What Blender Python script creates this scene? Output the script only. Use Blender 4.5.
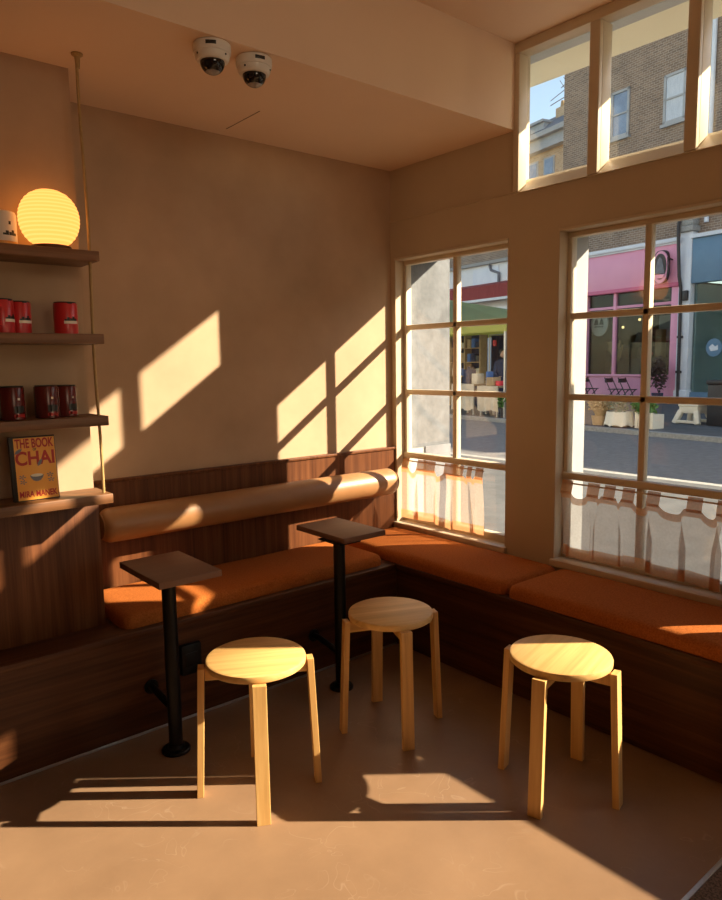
import bpy, bmesh, math, random
from mathutils import Vector, Matrix, Euler
PI = math.pi
for o in list(bpy.data.objects): bpy.data.objects.remove(o)
scn = bpy.context.scene
COL = scn.collection

# ------------------------------------------------------------------ camera
cam_d = bpy.data.cameras.new('camera'); cam = bpy.data.objects.new('camera', cam_d); COL.objects.link(cam)
cam_d.sensor_fit = 'VERTICAL'; cam_d.sensor_height = 24.0; cam_d.lens = 704.77 * 24.0 / 900.0
cam_d.clip_start = 0.02; cam_d.clip_end = 300
YAW, PITCH, ROLL = 0.693118, -0.122667, -0.0141997
fw = Vector((math.sin(YAW) * math.cos(PITCH), math.cos(YAW) * math.cos(PITCH), math.sin(PITCH)))
rt = Vector((math.cos(YAW), -math.sin(YAW), 0)); up = rt.cross(fw)
r2 = rt * math.cos(ROLL) + up * math.sin(ROLL); u2 = -rt * math.sin(ROLL) + up * math.cos(ROLL)
M = Matrix((r2, u2, -fw)).transposed().to_4x4(); M.translation = Vector((0, 0, 1.5))
cam.matrix_world = M
scn.camera = cam

# ------------------------------------------------------------------ light
scn.view_settings.view_transform = 'Standard'; scn.view_settings.look = 'None'
scn.view_settings.exposure = 0.2; scn.view_settings.gamma = 1.0
scn.view_settings.use_curve_mapping = False
scn.cycles.max_bounces = 10; scn.cycles.diffuse_bounces = 5; scn.cycles.transparent_max_bounces = 16
scn.cycles.sample_clamp_indirect = 6.0
scn.cycles.use_denoising = True

SUN_DIR = Vector((-1.22, 1.0, -0.872)).normalized()
sd = bpy.data.lights.new('sun', 'SUN'); sd.energy = 16.5; sd.color = (1.0, 0.80, 0.57); sd.angle = math.radians(0.6)
sun = bpy.data.objects.new('sun', sd); COL.objects.link(sun)
sun.rotation_euler = SUN_DIR.to_track_quat('-Z', 'Y').to_euler(); sun.location = (12, -8, 9)

w = bpy.data.worlds.new('sky'); scn.world = w; w.use_nodes = True
nt = w.node_tree; nt.nodes.clear()
sky = nt.nodes.new('ShaderNodeTexSky'); sky.sky_type = 'NISHITA'; sky.sun_disc = False
sky.sun_elevation = math.radians(29.5); sky.sun_rotation = math.atan2(1.22, -1.0)
sky.air_density = 1.0; sky.dust_density = 0.6; sky.ozone_density = 1.5
bg = nt.nodes.new('ShaderNodeBackground'); bg.inputs['Strength'].default_value = 0.31
wo = nt.nodes.new('ShaderNodeOutputWorld')
tn = nt.nodes.new('ShaderNodeMix'); tn.data_type = 'RGBA'; tn.blend_type = 'MULTIPLY'; tn.inputs[0].default_value = 1.0
tn.inputs[7].default_value = (1.12, 0.98, 0.82, 1); nt.links.new(sky.outputs[0], tn.inputs[6]); nt.links.new(tn.outputs[2], bg.inputs[0]); nt.links.new(bg.outputs[0], wo.inputs[0])

# fill spot added behind the viewer, no known lamp, brightens the plaster wall
pd = bpy.data.lights.new('wall_fill_spot', 'SPOT'); pd.energy = 55; pd.color = (1.0, 0.80, 0.55); pd.spot_size = math.radians(62); pd.spot_blend = 1.0; pd.shadow_soft_size = 0.45
pl_ = bpy.data.objects.new('wall_fill_spot', pd); COL.objects.link(pl_); pl_.location = (0.9, -1.2, 2.80)
pl_.rotation_euler = (Vector((1.7, 3.19, 2.15)) - pl_.location).to_track_quat('-Z', 'Y').to_euler()

# ------------------------------------------------------------------ materials
def nm(name):
    m = bpy.data.materials.new(name); m.use_nodes = True
    n = m.node_tree; n.nodes.clear()
    out = n.nodes.new('ShaderNodeOutputMaterial')
    return m, n, out
def N(n, t, **k):
    x = n.nodes.new(t)
    for a, b in k.items(): setattr(x, a, b)
    return x
def ramp(n, fac, stops):
    r = N(n, 'ShaderNodeValToRGB'); e = r.color_ramp.elements
    while len(e) < len(stops): e.new(0.5)
    for q, (p, c) in zip(e, stops): q.position = p; q.color = (*c, 1)
    n.links.new(fac, r.inputs[0]); return r.outputs[0]
def coords(n, scale=(1, 1, 1), rnd=True, obj=True, rot=(0, 0, 0)):
    tc = N(n, 'ShaderNodeTexCoord'); mp = N(n, 'ShaderNodeMapping')
    mp.inputs['Scale'].default_value = scale; mp.inputs['Rotation'].default_value = rot
    n.links.new(tc.outputs['Object'], mp.inputs[0])
    if rnd:
        oi = N(n, 'ShaderNodeObjectInfo'); ml = N(n, 'ShaderNodeVectorMath', operation='SCALE')
        cb = N(n, 'ShaderNodeCombineXYZ')
        for i in range(3): n.links.new(oi.outputs['Random'], cb.inputs[i])
        n.links.new(cb.outputs[0], ml.inputs[0]); ml.inputs['Scale'].default_value = 13.0
        n.links.new(ml.outputs[0], mp.inputs['Location'])
    return mp.outputs[0]
def noise(n, vec, scale, detail=5, rough=0.55, dist=0.0):
    x = N(n, 'ShaderNodeTexNoise'); n.links.new(vec, x.inputs['Vector'])
    x.inputs['Scale'].default_value = scale; x.inputs['Detail'].default_value = detail
    x.inputs['Roughness'].default_value = rough; x.inputs['Distortion'].default_value = dist
    return x.outputs['Fac']
def bump(n, h, strength, dist=0.002):
    b = N(n, 'ShaderNodeBump'); b.inputs['Strength'].default_value = strength; b.inputs['Distance'].default_value = dist
    n.links.new(h, b.inputs['Height']); return b.outputs[0]
def bsdf(n, out, col, rough=0.6, nrm=None, metal=0.0, spec=None):
    b = N(n, 'ShaderNodeBsdfPrincipled')
    if isinstance(col, tuple): b.inputs['Base Color'].default_value = (*col, 1)
    else: n.links.new(col, b.inputs['Base Color'])
    if isinstance(rough, float): b.inputs['Roughness'].default_value = rough
    else: n.links.new(rough, b.inputs['Roughness'])
    b.inputs['Metallic'].default_value = metal
    if spec is not None: b.inputs['Specular IOR Level'].default_value = spec
    if nrm is not None: n.links.new(nrm, b.inputs['Normal'])
    n.links.new(b.outputs[0], out.inputs[0]); return b
def mat_noise(name, c1, c2, scale=6, rough=0.6, bs=0.0, bscale=60, stretch=(1, 1, 1), spec=None, metal=0.0, p=(0.3, 0.7), detail=5):
    m, n, out = nm(name); v = coords(n, stretch)
    f = noise(n, v, scale, detail)
    col = ramp(n, f, [(p[0], c1), (p[1], c2)])
    nr = None
    if bs: nr = bump(n, noise(n, v, bscale, 3), bs)
    bsdf(n, out, col, rough, nr, metal, spec); return m
def mat_wood(name, c1, c2, c3, axis, rough=0.45, fine=70.0, spec=0.4, planks=None):
    """long grain runs along axis; thin dark pores over a slow colour drift"""
    m, n, out = nm(name)
    st = [14.0, 14.0, 14.0]; st[axis] = 0.5
    v = coords(n, tuple(st))
    a = noise(n, v, 1.6, 6, 0.6, 0.8)
    st2 = [fine, fine, fine]; st2[axis] = 2.2
    v2 = coords(n, tuple(st2)); b = noise(n, v2, 1.0, 3, 0.6)
    mx = N(n, 'ShaderNodeMath', operation='MULTIPLY_ADD'); n.links.new(b, mx.inputs[0]); mx.inputs[1].default_value = 0.42
    n.links.new(a, mx.inputs[2])
    col = ramp(n, mx.outputs[0], [(0.50, c1), (0.70, c2), (0.92, c3)])
    bsdf(n, out, col, rough, bump(n, b, 0.08, 0.001), 0.0, spec); return m
def mat_glass(name, tint=(0.97, 0.985, 0.98), refl=1.0):
    m, n, out = nm(name)
    t = N(n, 'ShaderNodeBsdfTransparent'); t.inputs[0].default_value = (*tint, 1)
    g = N(n, 'ShaderNodeBsdfGlossy'); g.inputs['Roughness'].default_value = 0.0
    # Schlick reflectance from |N.I|, the same on both faces of the pane
    ge = N(n, 'ShaderNodeNewGeometry'); dt = N(n, 'ShaderNodeVectorMath', operation='DOT_PRODUCT')
    n.links.new(ge.outputs['Normal'], dt.inputs[0]); n.links.new(ge.outputs['Incoming'], dt.inputs[1])
    ab = N(n, 'ShaderNodeMath', operation='ABSOLUTE'); n.links.new(dt.outputs['Value'], ab.inputs[0])
    om = N(n, 'ShaderNodeMath', operation='SUBTRACT'); om.inputs[0].default_value = 1.0; n.links.new(ab.outputs[0], om.inputs[1])
    pw = N(n, 'ShaderNodeMath', operation='POWER'); n.links.new(om.outputs[0], pw.inputs[0]); pw.inputs[1].default_value = 5.0
    ml = N(n, 'ShaderNodeMath', operation='MULTIPLY_ADD'); n.links.new(pw.outputs[0], ml.inputs[0]); ml.inputs[1].default_value = 0.9; ml.inputs[2].default_value = 0.04 * refl
    mx = N(n, 'ShaderNodeMixShader'); n.links.new(ml.outputs[0], mx.inputs[0])
    n.links.new(t.outputs[0], mx.inputs[1]); n.links.new(g.outputs[0], mx.inputs[2]); n.links.new(mx.outputs[0], out.inputs[0])
    return m
def mat_sheer(name, c, alpha, through=0.55):
    m, n, out = nm(name)
    t = N(n, 'ShaderNodeBsdfTransparent'); d = N(n, 'ShaderNodeBsdfDiffuse'); l = N(n, 'ShaderNodeBsdfTranslucent')
    v = coords(n, (1, 1, 1)); f = noise(n, v, 90, 3)
    col = ramp(n, f, [(0.3, tuple(x * 0.86 for x in c)), (0.7, c)])
    n.links.new(col, d.inputs[0]); n.links.new(col, l.inputs[0])
    a = N(n, 'ShaderNodeMixShader'); a.inputs[0].default_value = through
    n.links.new(d.outputs[0], a.inputs[1]); n.links.new(l.outputs[0], a.inputs[2])
    b = N(n, 'ShaderNodeMixShader'); b.inputs[0].default_value = alpha
    n.links.new(t.outputs[0], b.inputs[1]); n.links.new(a.outputs[0], b.inputs[2]); n.links.new(b.outputs[0], out.inputs[0])
    return m
def mat_brick(name, c1, c2, mortar, scale):
    m, n, out = nm(name); v = coords(n, (1, 1, 1), rnd=False)
    # facade objects are local: x along the street, z up
    sx = N(n, 'ShaderNodeSeparateXYZ'); cb = N(n, 'ShaderNodeCombineXYZ'); n.links.new(v, sx.inputs[0])
    ad_ = N(n, 'ShaderNodeMath', operation='ADD'); n.links.new(sx.outputs[0], ad_.inputs[0]); n.links.new(sx.outputs[1], ad_.inputs[1])
    n.links.new(ad_.outputs[0], cb.inputs[0]); n.links.new(sx.outputs[2], cb.inputs[1])
    b = N(n, 'ShaderNodeTexBrick'); n.links.new(cb.outputs[0], b.inputs['Vector'])
    b.inputs['Scale'].default_value = scale; b.inputs['Color1'].default_value = (*c1, 1); b.inputs['Color2'].default_value = (*c2, 1)
    b.inputs['Mortar'].default_value = (*mortar, 1); b.inputs['Mortar Size'].default_value = 0.025
    b.inputs['Brick Width'].default_value = 0.62; b.inputs['Row Height'].default_value = 0.24; b.inputs['Bias'].default_value = 0.0
    f = noise(n, v, 1.3, 4); mx = N(n, 'ShaderNodeMix', data_type='RGBA', blend_type='MULTIPLY'); mx.inputs[0].default_value = 0.6
    r = ramp(n, f, [(0.3, (0.65, 0.62, 0.6)), (0.7, (1.1, 1.08, 1.05))])
    n.links.new(b.outputs['Color'], mx.inputs[6]); n.links.new(r, mx.inputs[7])
    bsdf(n, out, mx.outputs[2], 0.85); return m
def mat_emit(name, c, s):
    m, n, out = nm(name); e = N(n, 'ShaderNodeEmission'); e.inputs[0].default_value = (*c, 1); e.inputs[1].default_value = s
    n.links.new(e.outputs[0], out.inputs[0]); return m

m_plaster = mat_noise('limewash_plaster', (0.43, 0.295, 0.19), (0.555, 0.385, 0.252), 2.2, 0.85, 0.12, 9, p=(0.32, 0.70), detail=8)
m_paint = mat_noise('tan_painted_wall', (0.54, 0.435, 0.30), (0.59, 0.48, 0.335), 3, 0.6, 0.03, 30)
m_ceil = mat_noise('warm_ceiling_paint', (0.79, 0.585, 0.42), (0.83, 0.62, 0.45), 2, 0.8)
m_frame = mat_noise('cream_window_paint', (0.62, 0.525, 0.38), (0.67, 0.57, 0.42), 5, 0.4)
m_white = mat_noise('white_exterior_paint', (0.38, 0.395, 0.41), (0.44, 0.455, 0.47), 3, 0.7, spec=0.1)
m_rend = mat_noise('white_render', (0.74, 0.75, 0.77), (0.82, 0.83, 0.84), 3, 0.6)
m_cream = mat_noise('cream_soffit_paint', (0.80, 0.74, 0.55), (0.85, 0.79, 0.60), 2, 0.6)
m_walnut_v = mat_wood('walnut_upright_grain', (0.066, 0.020, 0.006), (0.115, 0.038, 0.012), (0.175, 0.064, 0.022), 2, 0.48, 130.0, 0.22)
m_walnut_h = mat_wood('walnut_long_grain', (0.042, 0.014, 0.005), (0.075, 0.026, 0.009), (0.115, 0.044, 0.016), 0, 0.45, 70.0, 0.22)
m_walnut_y = mat_wood('walnut_cross_grain', (0.042, 0.014, 0.005), (0.075, 0.026, 0.009), (0.115, 0.044, 0.016), 1, 0.45, 70.0, 0.22)
m_shelf = mat_wood('shelf_oak', (0.075, 0.030, 0.010), (0.15, 0.062, 0.022), (0.23, 0.10, 0.040), 0, 0.45)
m_table = mat_noise('table_laminate', (0.155, 0.076, 0.048), (0.185, 0.092, 0.058), 3, 0.5, 0.0, 60, (1, 6, 6), 0.3)
m_birch = mat_wood('pale_ash', (0.55, 0.32, 0.11), (0.70, 0.43, 0.155), (0.80, 0.53, 0.215), 0, 0.45)
m_birch_v = mat_wood('pale_ash_leg', (0.54, 0.30, 0.10), (0.68, 0.40, 0.14), (0.78, 0.50, 0.195), 2, 0.45)
m_floor = None
m_black = mat_noise('black_metal', (0.004, 0.004, 0.004), (0.008, 0.007, 0.007), 30, 0.38, spec=0.25)
m_leather = mat_noise('tan_leather', (0.29, 0.140, 0.055), (0.375, 0.19, 0.078), 5, 0.42, 0.12, 220, p=(0.25, 0.75))
m_fabric = mat_noise('rust_boucle', (0.31, 0.086, 0.016), (0.48, 0.150, 0.034), 160, 0.95, 0.8, 230, spec=0.1, p=(0.3, 0.7), detail=3)
m_glass = mat_glass('window_glass', (0.96, 0.975, 0.97), 1.3)
m_sheer = mat_sheer('sheer_voile', (0.72, 0.58, 0.46), 0.50)
m_hem = mat_sheer('doubled_voile', (0.72, 0.37, 0.17), 0.84)
m_rope = mat_noise('gilt_rope', (0.30, 0.19, 0.07), (0.50, 0.33, 0.13), 200, 0.5, 0.5, 300, (1, 1, 0.2))
m_camwhite = mat_noise('camera_white', (0.72, 0.68, 0.62), (0.78, 0.74, 0.68), 8, 0.35)
m_dome = mat_noise('smoked_dome', (0.010, 0.008, 0.008), (0.015, 0.012, 0.012), 8, 0.06)
m_clear = mat_noise('dome_lower_glass', (0.25, 0.22, 0.20), (0.30, 0.27, 0.24), 8, 0.06)
m_red = mat_noise('red_tin', (0.50, 0.018, 0.022), (0.60, 0.03, 0.035), 6, 0.28)
m_dred = mat_noise('deep_red_tin', (0.085, 0.008, 0.007), (0.125, 0.011, 0.009), 6, 0.25)
m_tinwhite = mat_noise('white_print', (0.75, 0.66, 0.58), (0.82, 0.74, 0.66), 6, 0.35)
m_ink = mat_noise('black_print', (0.012, 0.010, 0.010), (0.02, 0.018, 0.018), 6, 0.4)
m_orange = mat_noise('orange_cover', (0.80, 0.33, 0.035), (0.86, 0.42, 0.07), 14, 0.4)
m_redink = mat_noise('red_print', (0.42, 0.012, 0.010), (0.48, 0.018, 0.014), 10, 0.45)
m_page = mat_noise('paper', (0.75, 0.68, 0.55), (0.82, 0.75, 0.62), 60, 0.8)
m_steel = mat_noise('brushed_steel', (0.5, 0.48, 0.46), (0.6, 0.58, 0.55), 40, 0.3, metal=0.8)
m_mat = mat_noise('coir_mat', (0.05, 0.036, 0.03), (0.21, 0.155, 0.125), 170, 0.95, 1.0, 150, p=(0.35, 0.65))
m_stone = mat_noise('rough_render', (0.120, 0.133, 0.150), (0.195, 0.213, 0.24), 14, 0.9, 1.0, 30, detail=8)
m_slab = mat_noise('pavement_slab', (0.105, 0.11, 0.115), (0.155, 0.16, 0.165), 3, 0.95, spec=0.05)
m_asphalt = mat_noise('asphalt', (0.15, 0.145, 0.145), (0.21, 0.205, 0.205), 9, 0.85, 0.3, 80)
m_kerb = mat_noise('kerb_granite', (0.28, 0.28, 0.27), (0.42, 0.42, 0.40), 20, 0.9, spec=0.1)
m_pink = mat_noise('pink_gloss', (0.82, 0.35, 0.52), (0.88, 0.39, 0.56), 1.5, 0.45)
m_pinkd = mat_noise('deep_pink_edge', (0.62, 0.12, 0.25), (0.70, 0.16, 0.30), 1.5, 0.45)
m_pilaster = mat_noise('pale_blue_stucco', (0.70, 0.74, 0.82), (0.80, 0.84, 0.90), 2, 0.6)
m_blue = mat_noise('slate_blue_paint', (0.11, 0.22, 0.35), (0.14, 0.27, 0.41), 2, 0.5)
m_brick = mat_brick('stock_brick', (0.31, 0.215, 0.15), (0.19, 0.135, 0.10), (0.44, 0.38, 0.32), 3.0)
m_brick2 = mat_brick('yellow_brick', (0.62, 0.44, 0.27), (0.50, 0.34, 0.20), (0.6, 0.52, 0.42), 2.0)
m_shopglass = mat_glass('shop_glass', (0.70, 0.75, 0.75), 0.45)
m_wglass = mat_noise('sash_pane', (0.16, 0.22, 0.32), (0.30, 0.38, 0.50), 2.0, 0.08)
m_curt = mat_noise('net_curtain', (0.5, 0.55, 0.62), (0.66, 0.7, 0.76), 8, 0.8, stretch=(6, 6, 0.4))
m_dark = mat_noise('dark_interior', (0.05, 0.045, 0.042), (0.10, 0.085, 0.08), 3, 0.8)
m_slate = mat_noise('slate_roof', (0.14, 0.15, 0.17), (0.22, 0.23, 0.26), 8, 0.7)
m_awn = mat_noise('red_canvas', (0.24, 0.030, 0.032), (0.33, 0.055, 0.05), 3, 0.8, stretch=(4, 4, 0.3))
m_tent = mat_sheer('lime_canvas', (0.84, 0.90, 0.62), 1.0, 0.75)
m_tent2 = mat_sheer('yellow_valance', (0.86, 0.84, 0.30), 1.0)
m_cloth = mat_noise('calico_cloth', (0.66, 0.56, 0.42), (0.76, 0.66, 0.51), 5, 0.9)
m_navy = mat_noise('navy_cloth', (0.025, 0.035, 0.075), (0.045, 0.06, 0.12), 6, 0.9)
m_bluetarp = mat_noise('blue_tarp', (0.05, 0.12, 0.34), (0.09, 0.2, 0.5), 3, 0.6)
m_crate = mat_noise('raw_timber', (0.42, 0.28, 0.15), (0.52, 0.36, 0.2), 8, 0.8)
m_plastic = mat_noise('cream_plastic', (0.82, 0.76, 0.62), (0.88, 0.82, 0.68), 3, 0.45)
m_bin = mat_noise('bin_black', (0.02, 0.02, 0.024), (0.035, 0.035, 0.04), 4, 0.5)
m_leaf = mat_noise('leaf_green', (0.035, 0.12, 0.02), (0.12, 0.30, 0.06), 9, 0.6)
m_straw = mat_noise('dry_grass', (0.42, 0.30, 0.15), (0.62, 0.47, 0.26), 20, 0.9)
m_skin = mat_noise('skin', (0.50, 0.30, 0.21), (0.55, 0.34, 0.24), 10, 0.6)
m_hair = mat_noise('dark_hair', (0.012, 0.009, 0.008), (0.03, 0.022, 0.018), 30, 0.5)
m_redplastic = mat_noise('red_plastic', (0.7, 0.03, 0.05), (0.8, 0.06, 0.08), 5, 0.4)

def floor_mat():
    m, n, out = nm('brown_microcement'); v = coords(n, (1, 1, 1), rnd=False)
    a = noise(n, v, 2.5, 8, 0.65); col = ramp(n, a, [(0.3, (0.222, 0.136, 0.080)), (0.7, (0.292, 0.182, 0.108))])
    # pale hairline scuffs
    v2 = coords(n, (1.0, 1.0, 1.0), rnd=False)
    wv = N(n, 'ShaderNodeTexNoise'); n.links.new(v2, wv.inputs['Vector']); wv.inputs['Scale'].default_value = 7.0; wv.inputs['Detail'].default_value = 2.0; wv.inputs['Distortion'].default_value = 1.0
    sb = N(n, 'ShaderNodeMath', operation='SUBTRACT'); n.links.new(wv.outputs['Fac'], sb.inputs[0]); sb.inputs[1].default_value = 0.5
    ab = N(n, 'ShaderNodeMath', operation='ABSOLUTE'); n.links.new(sb.outputs[0], ab.inputs[0])
    ln = ramp(n, ab.outputs[0], [(0.0, (1, 1, 1)), (0.009, (0, 0, 0))])
    msk = ramp(n, noise(n, v, 3.2, 2), [(0.46, (0, 0, 0)), (0.66, (0.34, 0.34, 0.34))])
    mu = N(n, 'ShaderNodeMath', operation='MULTIPLY'); n.links.new(ln, mu.inputs[0]); n.links.new(msk, mu.inputs[1])
    mx = N(n, 'ShaderNodeMix', data_type='RGBA'); n.links.new(mu.outputs[0], mx.inputs[0]); n.links.new(col, mx.inputs[6]); mx.inputs[7].default_value = (0.50, 0.38, 0.28, 1)
    rr = ramp(n, noise(n, v, 6, 5), [(0.3, (0.34, 0.34, 0.34)), (0.7, (0.48, 0.48, 0.48))])
    bsdf(n, out, mx.outputs[2], rr, bump(n, a, 0.04), 0.0, 0.45); return m
m_floor = floor_mat()
def lantern_mat():
    m, n, out = nm('ribbed_paper_glow'); v = coords(n, rnd=False)
    s = N(n, 'ShaderNodeSeparateXYZ'); n.links.new(v, s.inputs[0])
    a = N(n, 'ShaderNodeMath', operation='MULTIPLY'); n.links.new(s.outputs[2], a.inputs[0]); a.inputs[1].default_value = 2 * PI / 0.0135
    b = N(n, 'ShaderNodeMath', operation='SINE'); n.links.new(a.outputs[0], b.inputs[0])
    r = ramp(n, b.outputs[0], [(0.0, (0.90, 0.31, 0.060)), (0.6, (1.0, 0.365, 0.085))])
    e = N(n, 'ShaderNodeEmission'); n.links.new(r, e.inputs[0]); e.inputs[1].default_value = 2.0
    n.links.new(e.outputs[0], out.inputs[0]); return m
m_lantern = lantern_mat()

# ------------------------------------------------------------------ mesh helpers
class MB:
    def __init__(s): s.bm = bmesh.new()
    def box(s, lo, hi, bev=0.0, seg=2, mat=None):
        lo, hi = Vector(lo), Vector(hi)
        r = bmesh.ops.create_cube(s.bm, size=1.0); vs = r['verts']
        for v in vs: v.co = Vector([(lo[i] + hi[i]) / 2 + v.co[i] * (hi[i] - lo[i]) for i in range(3)])
        if bev > 0:
            es = list({e for v in vs for e in v.link_edges})
            rb = bmesh.ops.bevel(s.bm, geom=es, offset=bev, segments=seg, affect='EDGES', profile=0.5)
            vs = list({v for f in rb['faces'] for v in f.verts} | {v for v in vs if v.is_valid})
        if mat is not None: bmesh.ops.transform(s.bm, matrix=mat, verts=vs)
        return vs
    def bar(s, a, b, wx, wy, bev=0.0, side=None):
        """box from a to b; wx along 'side', wy the other way"""
        a, b = Vector(a), Vector(b); d = b - a; z = d.normalized()
        x = Vector(side) if side is not None else (Vector((0, 0, 1)) if abs(z.z) < 0.9 else Vector((1, 0, 0)))
        x = (x - z * x.dot(z)).normalized(); y = z.cross(x)
        Mx = Matrix((x, y, z)).transposed().to_4x4(); Mx.translation = (a + b) / 2
        return s.box((-wx / 2, -wy / 2, -d.length / 2), (wx / 2, wy / 2, d.length / 2), bev, 2, Mx)
    def tube(s, pts, r, n=12, cap=True):
        pts = [Vector(p) for p in pts]; rs = r if isinstance(r, (list, tuple)) else [r] * len(pts)
        rings = []; prev = None
        for i, p in enumerate(pts):
            t = (pts[min(i + 1, len(pts) - 1)] - pts[max(i - 1, 0)]).normalized()
            if prev is None:
                x = Vector((1, 0, 0)) if abs(t.x) < 0.9 else Vector((0, 1, 0))
            else: x = prev
            x = (x - t * x.dot(t)).normalized(); prev = x; y = t.cross(x)
            rings.append([s.bm.verts.new(p + (x * math.cos(2 * PI * k / n) + y * math.sin(2 * PI * k / n)) * rs[i]) for k in range(n)])
        for a, b in zip(rings, rings[1:]):
            for k in range(n): s.bm.faces.new((a[k], a[(k + 1) % n], b[(k + 1) % n], b[k]))
        if cap: s.bm.faces.new(rings[0][::-1]); s.bm.faces.new(rings[-1])
        return [v for r_ in rings for v in r_]
    def lathe(s, prof, n=32, c=(0, 0, 0), axis='z'):
        rings = []; vs = []
        for r, z in prof:
            if r < 1e-6: ring = [s.bm.verts.new((0, 0, z))]
            else: ring = [s.bm.verts.new((r * math.cos(2 * PI * k / n), r * math.sin(2 * PI * k / n), z)) for k in range(n)]
            rings.append(ring); vs += ring
        for a, b in zip(rings, rings[1:]):
            for k in range(n):
                k2 = (k + 1) % n
                if len(a) == 1 and len(b) == 1: continue
                if len(a) == 1: s.bm.faces.new((a[0], b[k2], b[k]))
                elif len(b) == 1: s.bm.faces.new((a[k], a[k2], b[0]))
                else: s.bm.faces.new((a[k], a[k2], b[k2], b[k]))
        if len(rings[0]) > 1: s.bm.faces.new(rings[0][::-1])
        if len(rings[-1]) > 1: s.bm.faces.new(rings[-1])
        if axis == 'x': R = Matrix.Rotation(PI / 2, 4, 'Y')
        elif axis == 'y': R = Matrix.Rotation(-PI / 2, 4, 'X')
        else: R = Matrix.Identity(4)
        bmesh.ops.transform(s.bm, matrix=Matrix.Translation(c) @ R, verts=vs); return vs
    def poly(s, pts, thick):
        """prism of a closed outline; thick = offset vector"""
        a = [s.bm.verts.new(Vector(p)) for p in pts]; b = [s.bm.verts.new(Vector(p) + Vector(thick)) for p in pts]
        s.bm.faces.new(a[::-1]); s.bm.faces.new(b); n = len(a)
        for k in range(n): s.bm.faces.new((a[k], a[(k + 1) % n], b[(k + 1) % n], b[k]))
        return a + b
    def ball(s, c, r, sc=(1, 1, 1), sub=2):
        rr = bmesh.ops.create_icosphere(s.bm, subdivisions=sub, radius=r)
        for v in rr['verts']: v.co = Vector(c) + Vector([v.co[i] * sc[i] for i in range(3)])
        return rr['verts']
    def sheet(s, fn, nu, nv):
        g = [[s.bm.verts.new(fn(i / nu, j / nv)) for j in range(nv + 1)] for i in range(nu + 1)]
        for i in range(nu):
            for j in range(nv): s.bm.faces.new((g[i][j], g[i + 1][j], g[i + 1][j + 1], g[i][j + 1]))
    def build(s, name, mat, parent=None, local=False, angle=35, kind=None, label=None, fix=True):
        if fix: bmesh.ops.recalc_face_normals(s.bm, faces=s.bm.faces)
        if parent is not None and not local:
            off = parent.matrix_basis.translation.copy(); p = parent.parent
            while p is not None: off += p.matrix_basis.translation; p = p.parent
            bmesh.ops.translate(s.bm, verts=s.bm.verts, vec=-off)
        me = bpy.data.meshes.new(name); s.bm.to_mesh(me); s.bm.free(); me.materials.append(mat)
        for p_ in me.polygons: p_.use_smooth = True
        me.set_sharp_from_angle(angle=math.radians(angle))
        o = bpy.data.objects.new(name, me); COL.objects.link(o)
        if parent is not None: o.parent = parent
        if kind: o['kind'] = kind
        if label: o['label'] = label
        return o
def at(mb, M):
    bmesh.ops.transform(mb.bm, matrix=M, verts=mb.bm.verts); return mb
def thing(name, label, cat, loc=(0, 0, 0), rz=0.0, group=None):
    o = bpy.data.objects.new(name, None); COL.objects.link(o); o.empty_display_size = 0.05
    o.location = loc; o.rotation_euler = (0, 0, rz); o['label'] = label; o['category'] = cat
    if group: o['group'] = group
    return o
def tag(o, label, cat, group=None):
    o['label'] = label; o['category'] = cat
    if group: o['group'] = group
    return o
def origin(o, p):
    """move a top-level mesh's origin to p without moving it"""
    p = Vector(p); o.data.transform(Matrix.Translation(-p)); o.location = p; return o
def struct(o): o['kind'] = 'structure'; return o
def dup(root, loc, rz=None, label=None):
    r = root.copy(); COL.objects.link(r); r.location = loc
    if rz is not None: r.rotation_euler = (0, 0, rz)
    if label: r['label'] = label
    for ch in root.children:
        c = ch.copy(); COL.objects.link(c); c.parent = r
        for g in ch.children:
            d = g.copy(); COL.objects.link(d); d.parent = c
    return r
def text_mesh(txt, size, depth, name, mat, parent, M, width=None, bold=0.028):
    cu = bpy.data.curves.new('lettering', 'FONT'); cu.body = txt; cu.size = size; cu.extrude = depth
    cu.align_x = 'CENTER'; cu.align_y = 'CENTER'; cu.offset = size * bold
    o = bpy.data.objects.new('lettering', cu); COL.objects.link(o)
    dg = bpy.context.evaluated_depsgraph_get(); dg.update()
    me = bpy.data.meshes.new_from_object(o.evaluated_get(dg)); bpy.data.objects.remove(o)
    if width:
        xs = [v.co.x for v in me.vertices]; k = width / (max(xs) - min(xs)); me.transform(Matrix.Diagonal((k, 1, 1, 1)))
    me.transform(M); me.materials.clear(); me.materials.append(mat)
    r = bpy.data.objects.new(name, me); COL.objects.link(r); r.parent = parent; return r

# ------------------------------------------------------------------ room
XW, YW, ZS, ZC = 2.90, 3.19, 2.615, 3.01
XO = 3.14                                   # street face of the window wall
b = MB(); b.box((-1.7, -3.1, -0.06), (2.95, 3.25, 0)); struct(b.build('floor', m_floor))
b = MB(); b.box((-1.75, 3.19, -0.06), (3.14, 3.35, 3.2)); struct(b.build('wall_back', m_plaster))
b = MB(); b.box((-1.75, -3.2, -0.06), (-1.6, 3.19, 3.2)); struct(b.build('wall_left', m_plaster))
b = MB(); b.box((-1.6, -3.2, -0.06), (3.14, -3.05, 3.2)); struct(b.build('wall_front', m_plaster))
b = MB(); b.box((-1.6, 2.85, 0), (0.962, 3.19, ZS)); struct(b.build('wall_pier', m_plaster))
b = MB(); b.box((-1.6, 2.275, ZS), (XW, 3.19, 3.2)); b.box((-1.6, -3.05, ZC), (XW, 2.275, 3.2)); struct(b.build('ceiling', m_ceil))
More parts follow.
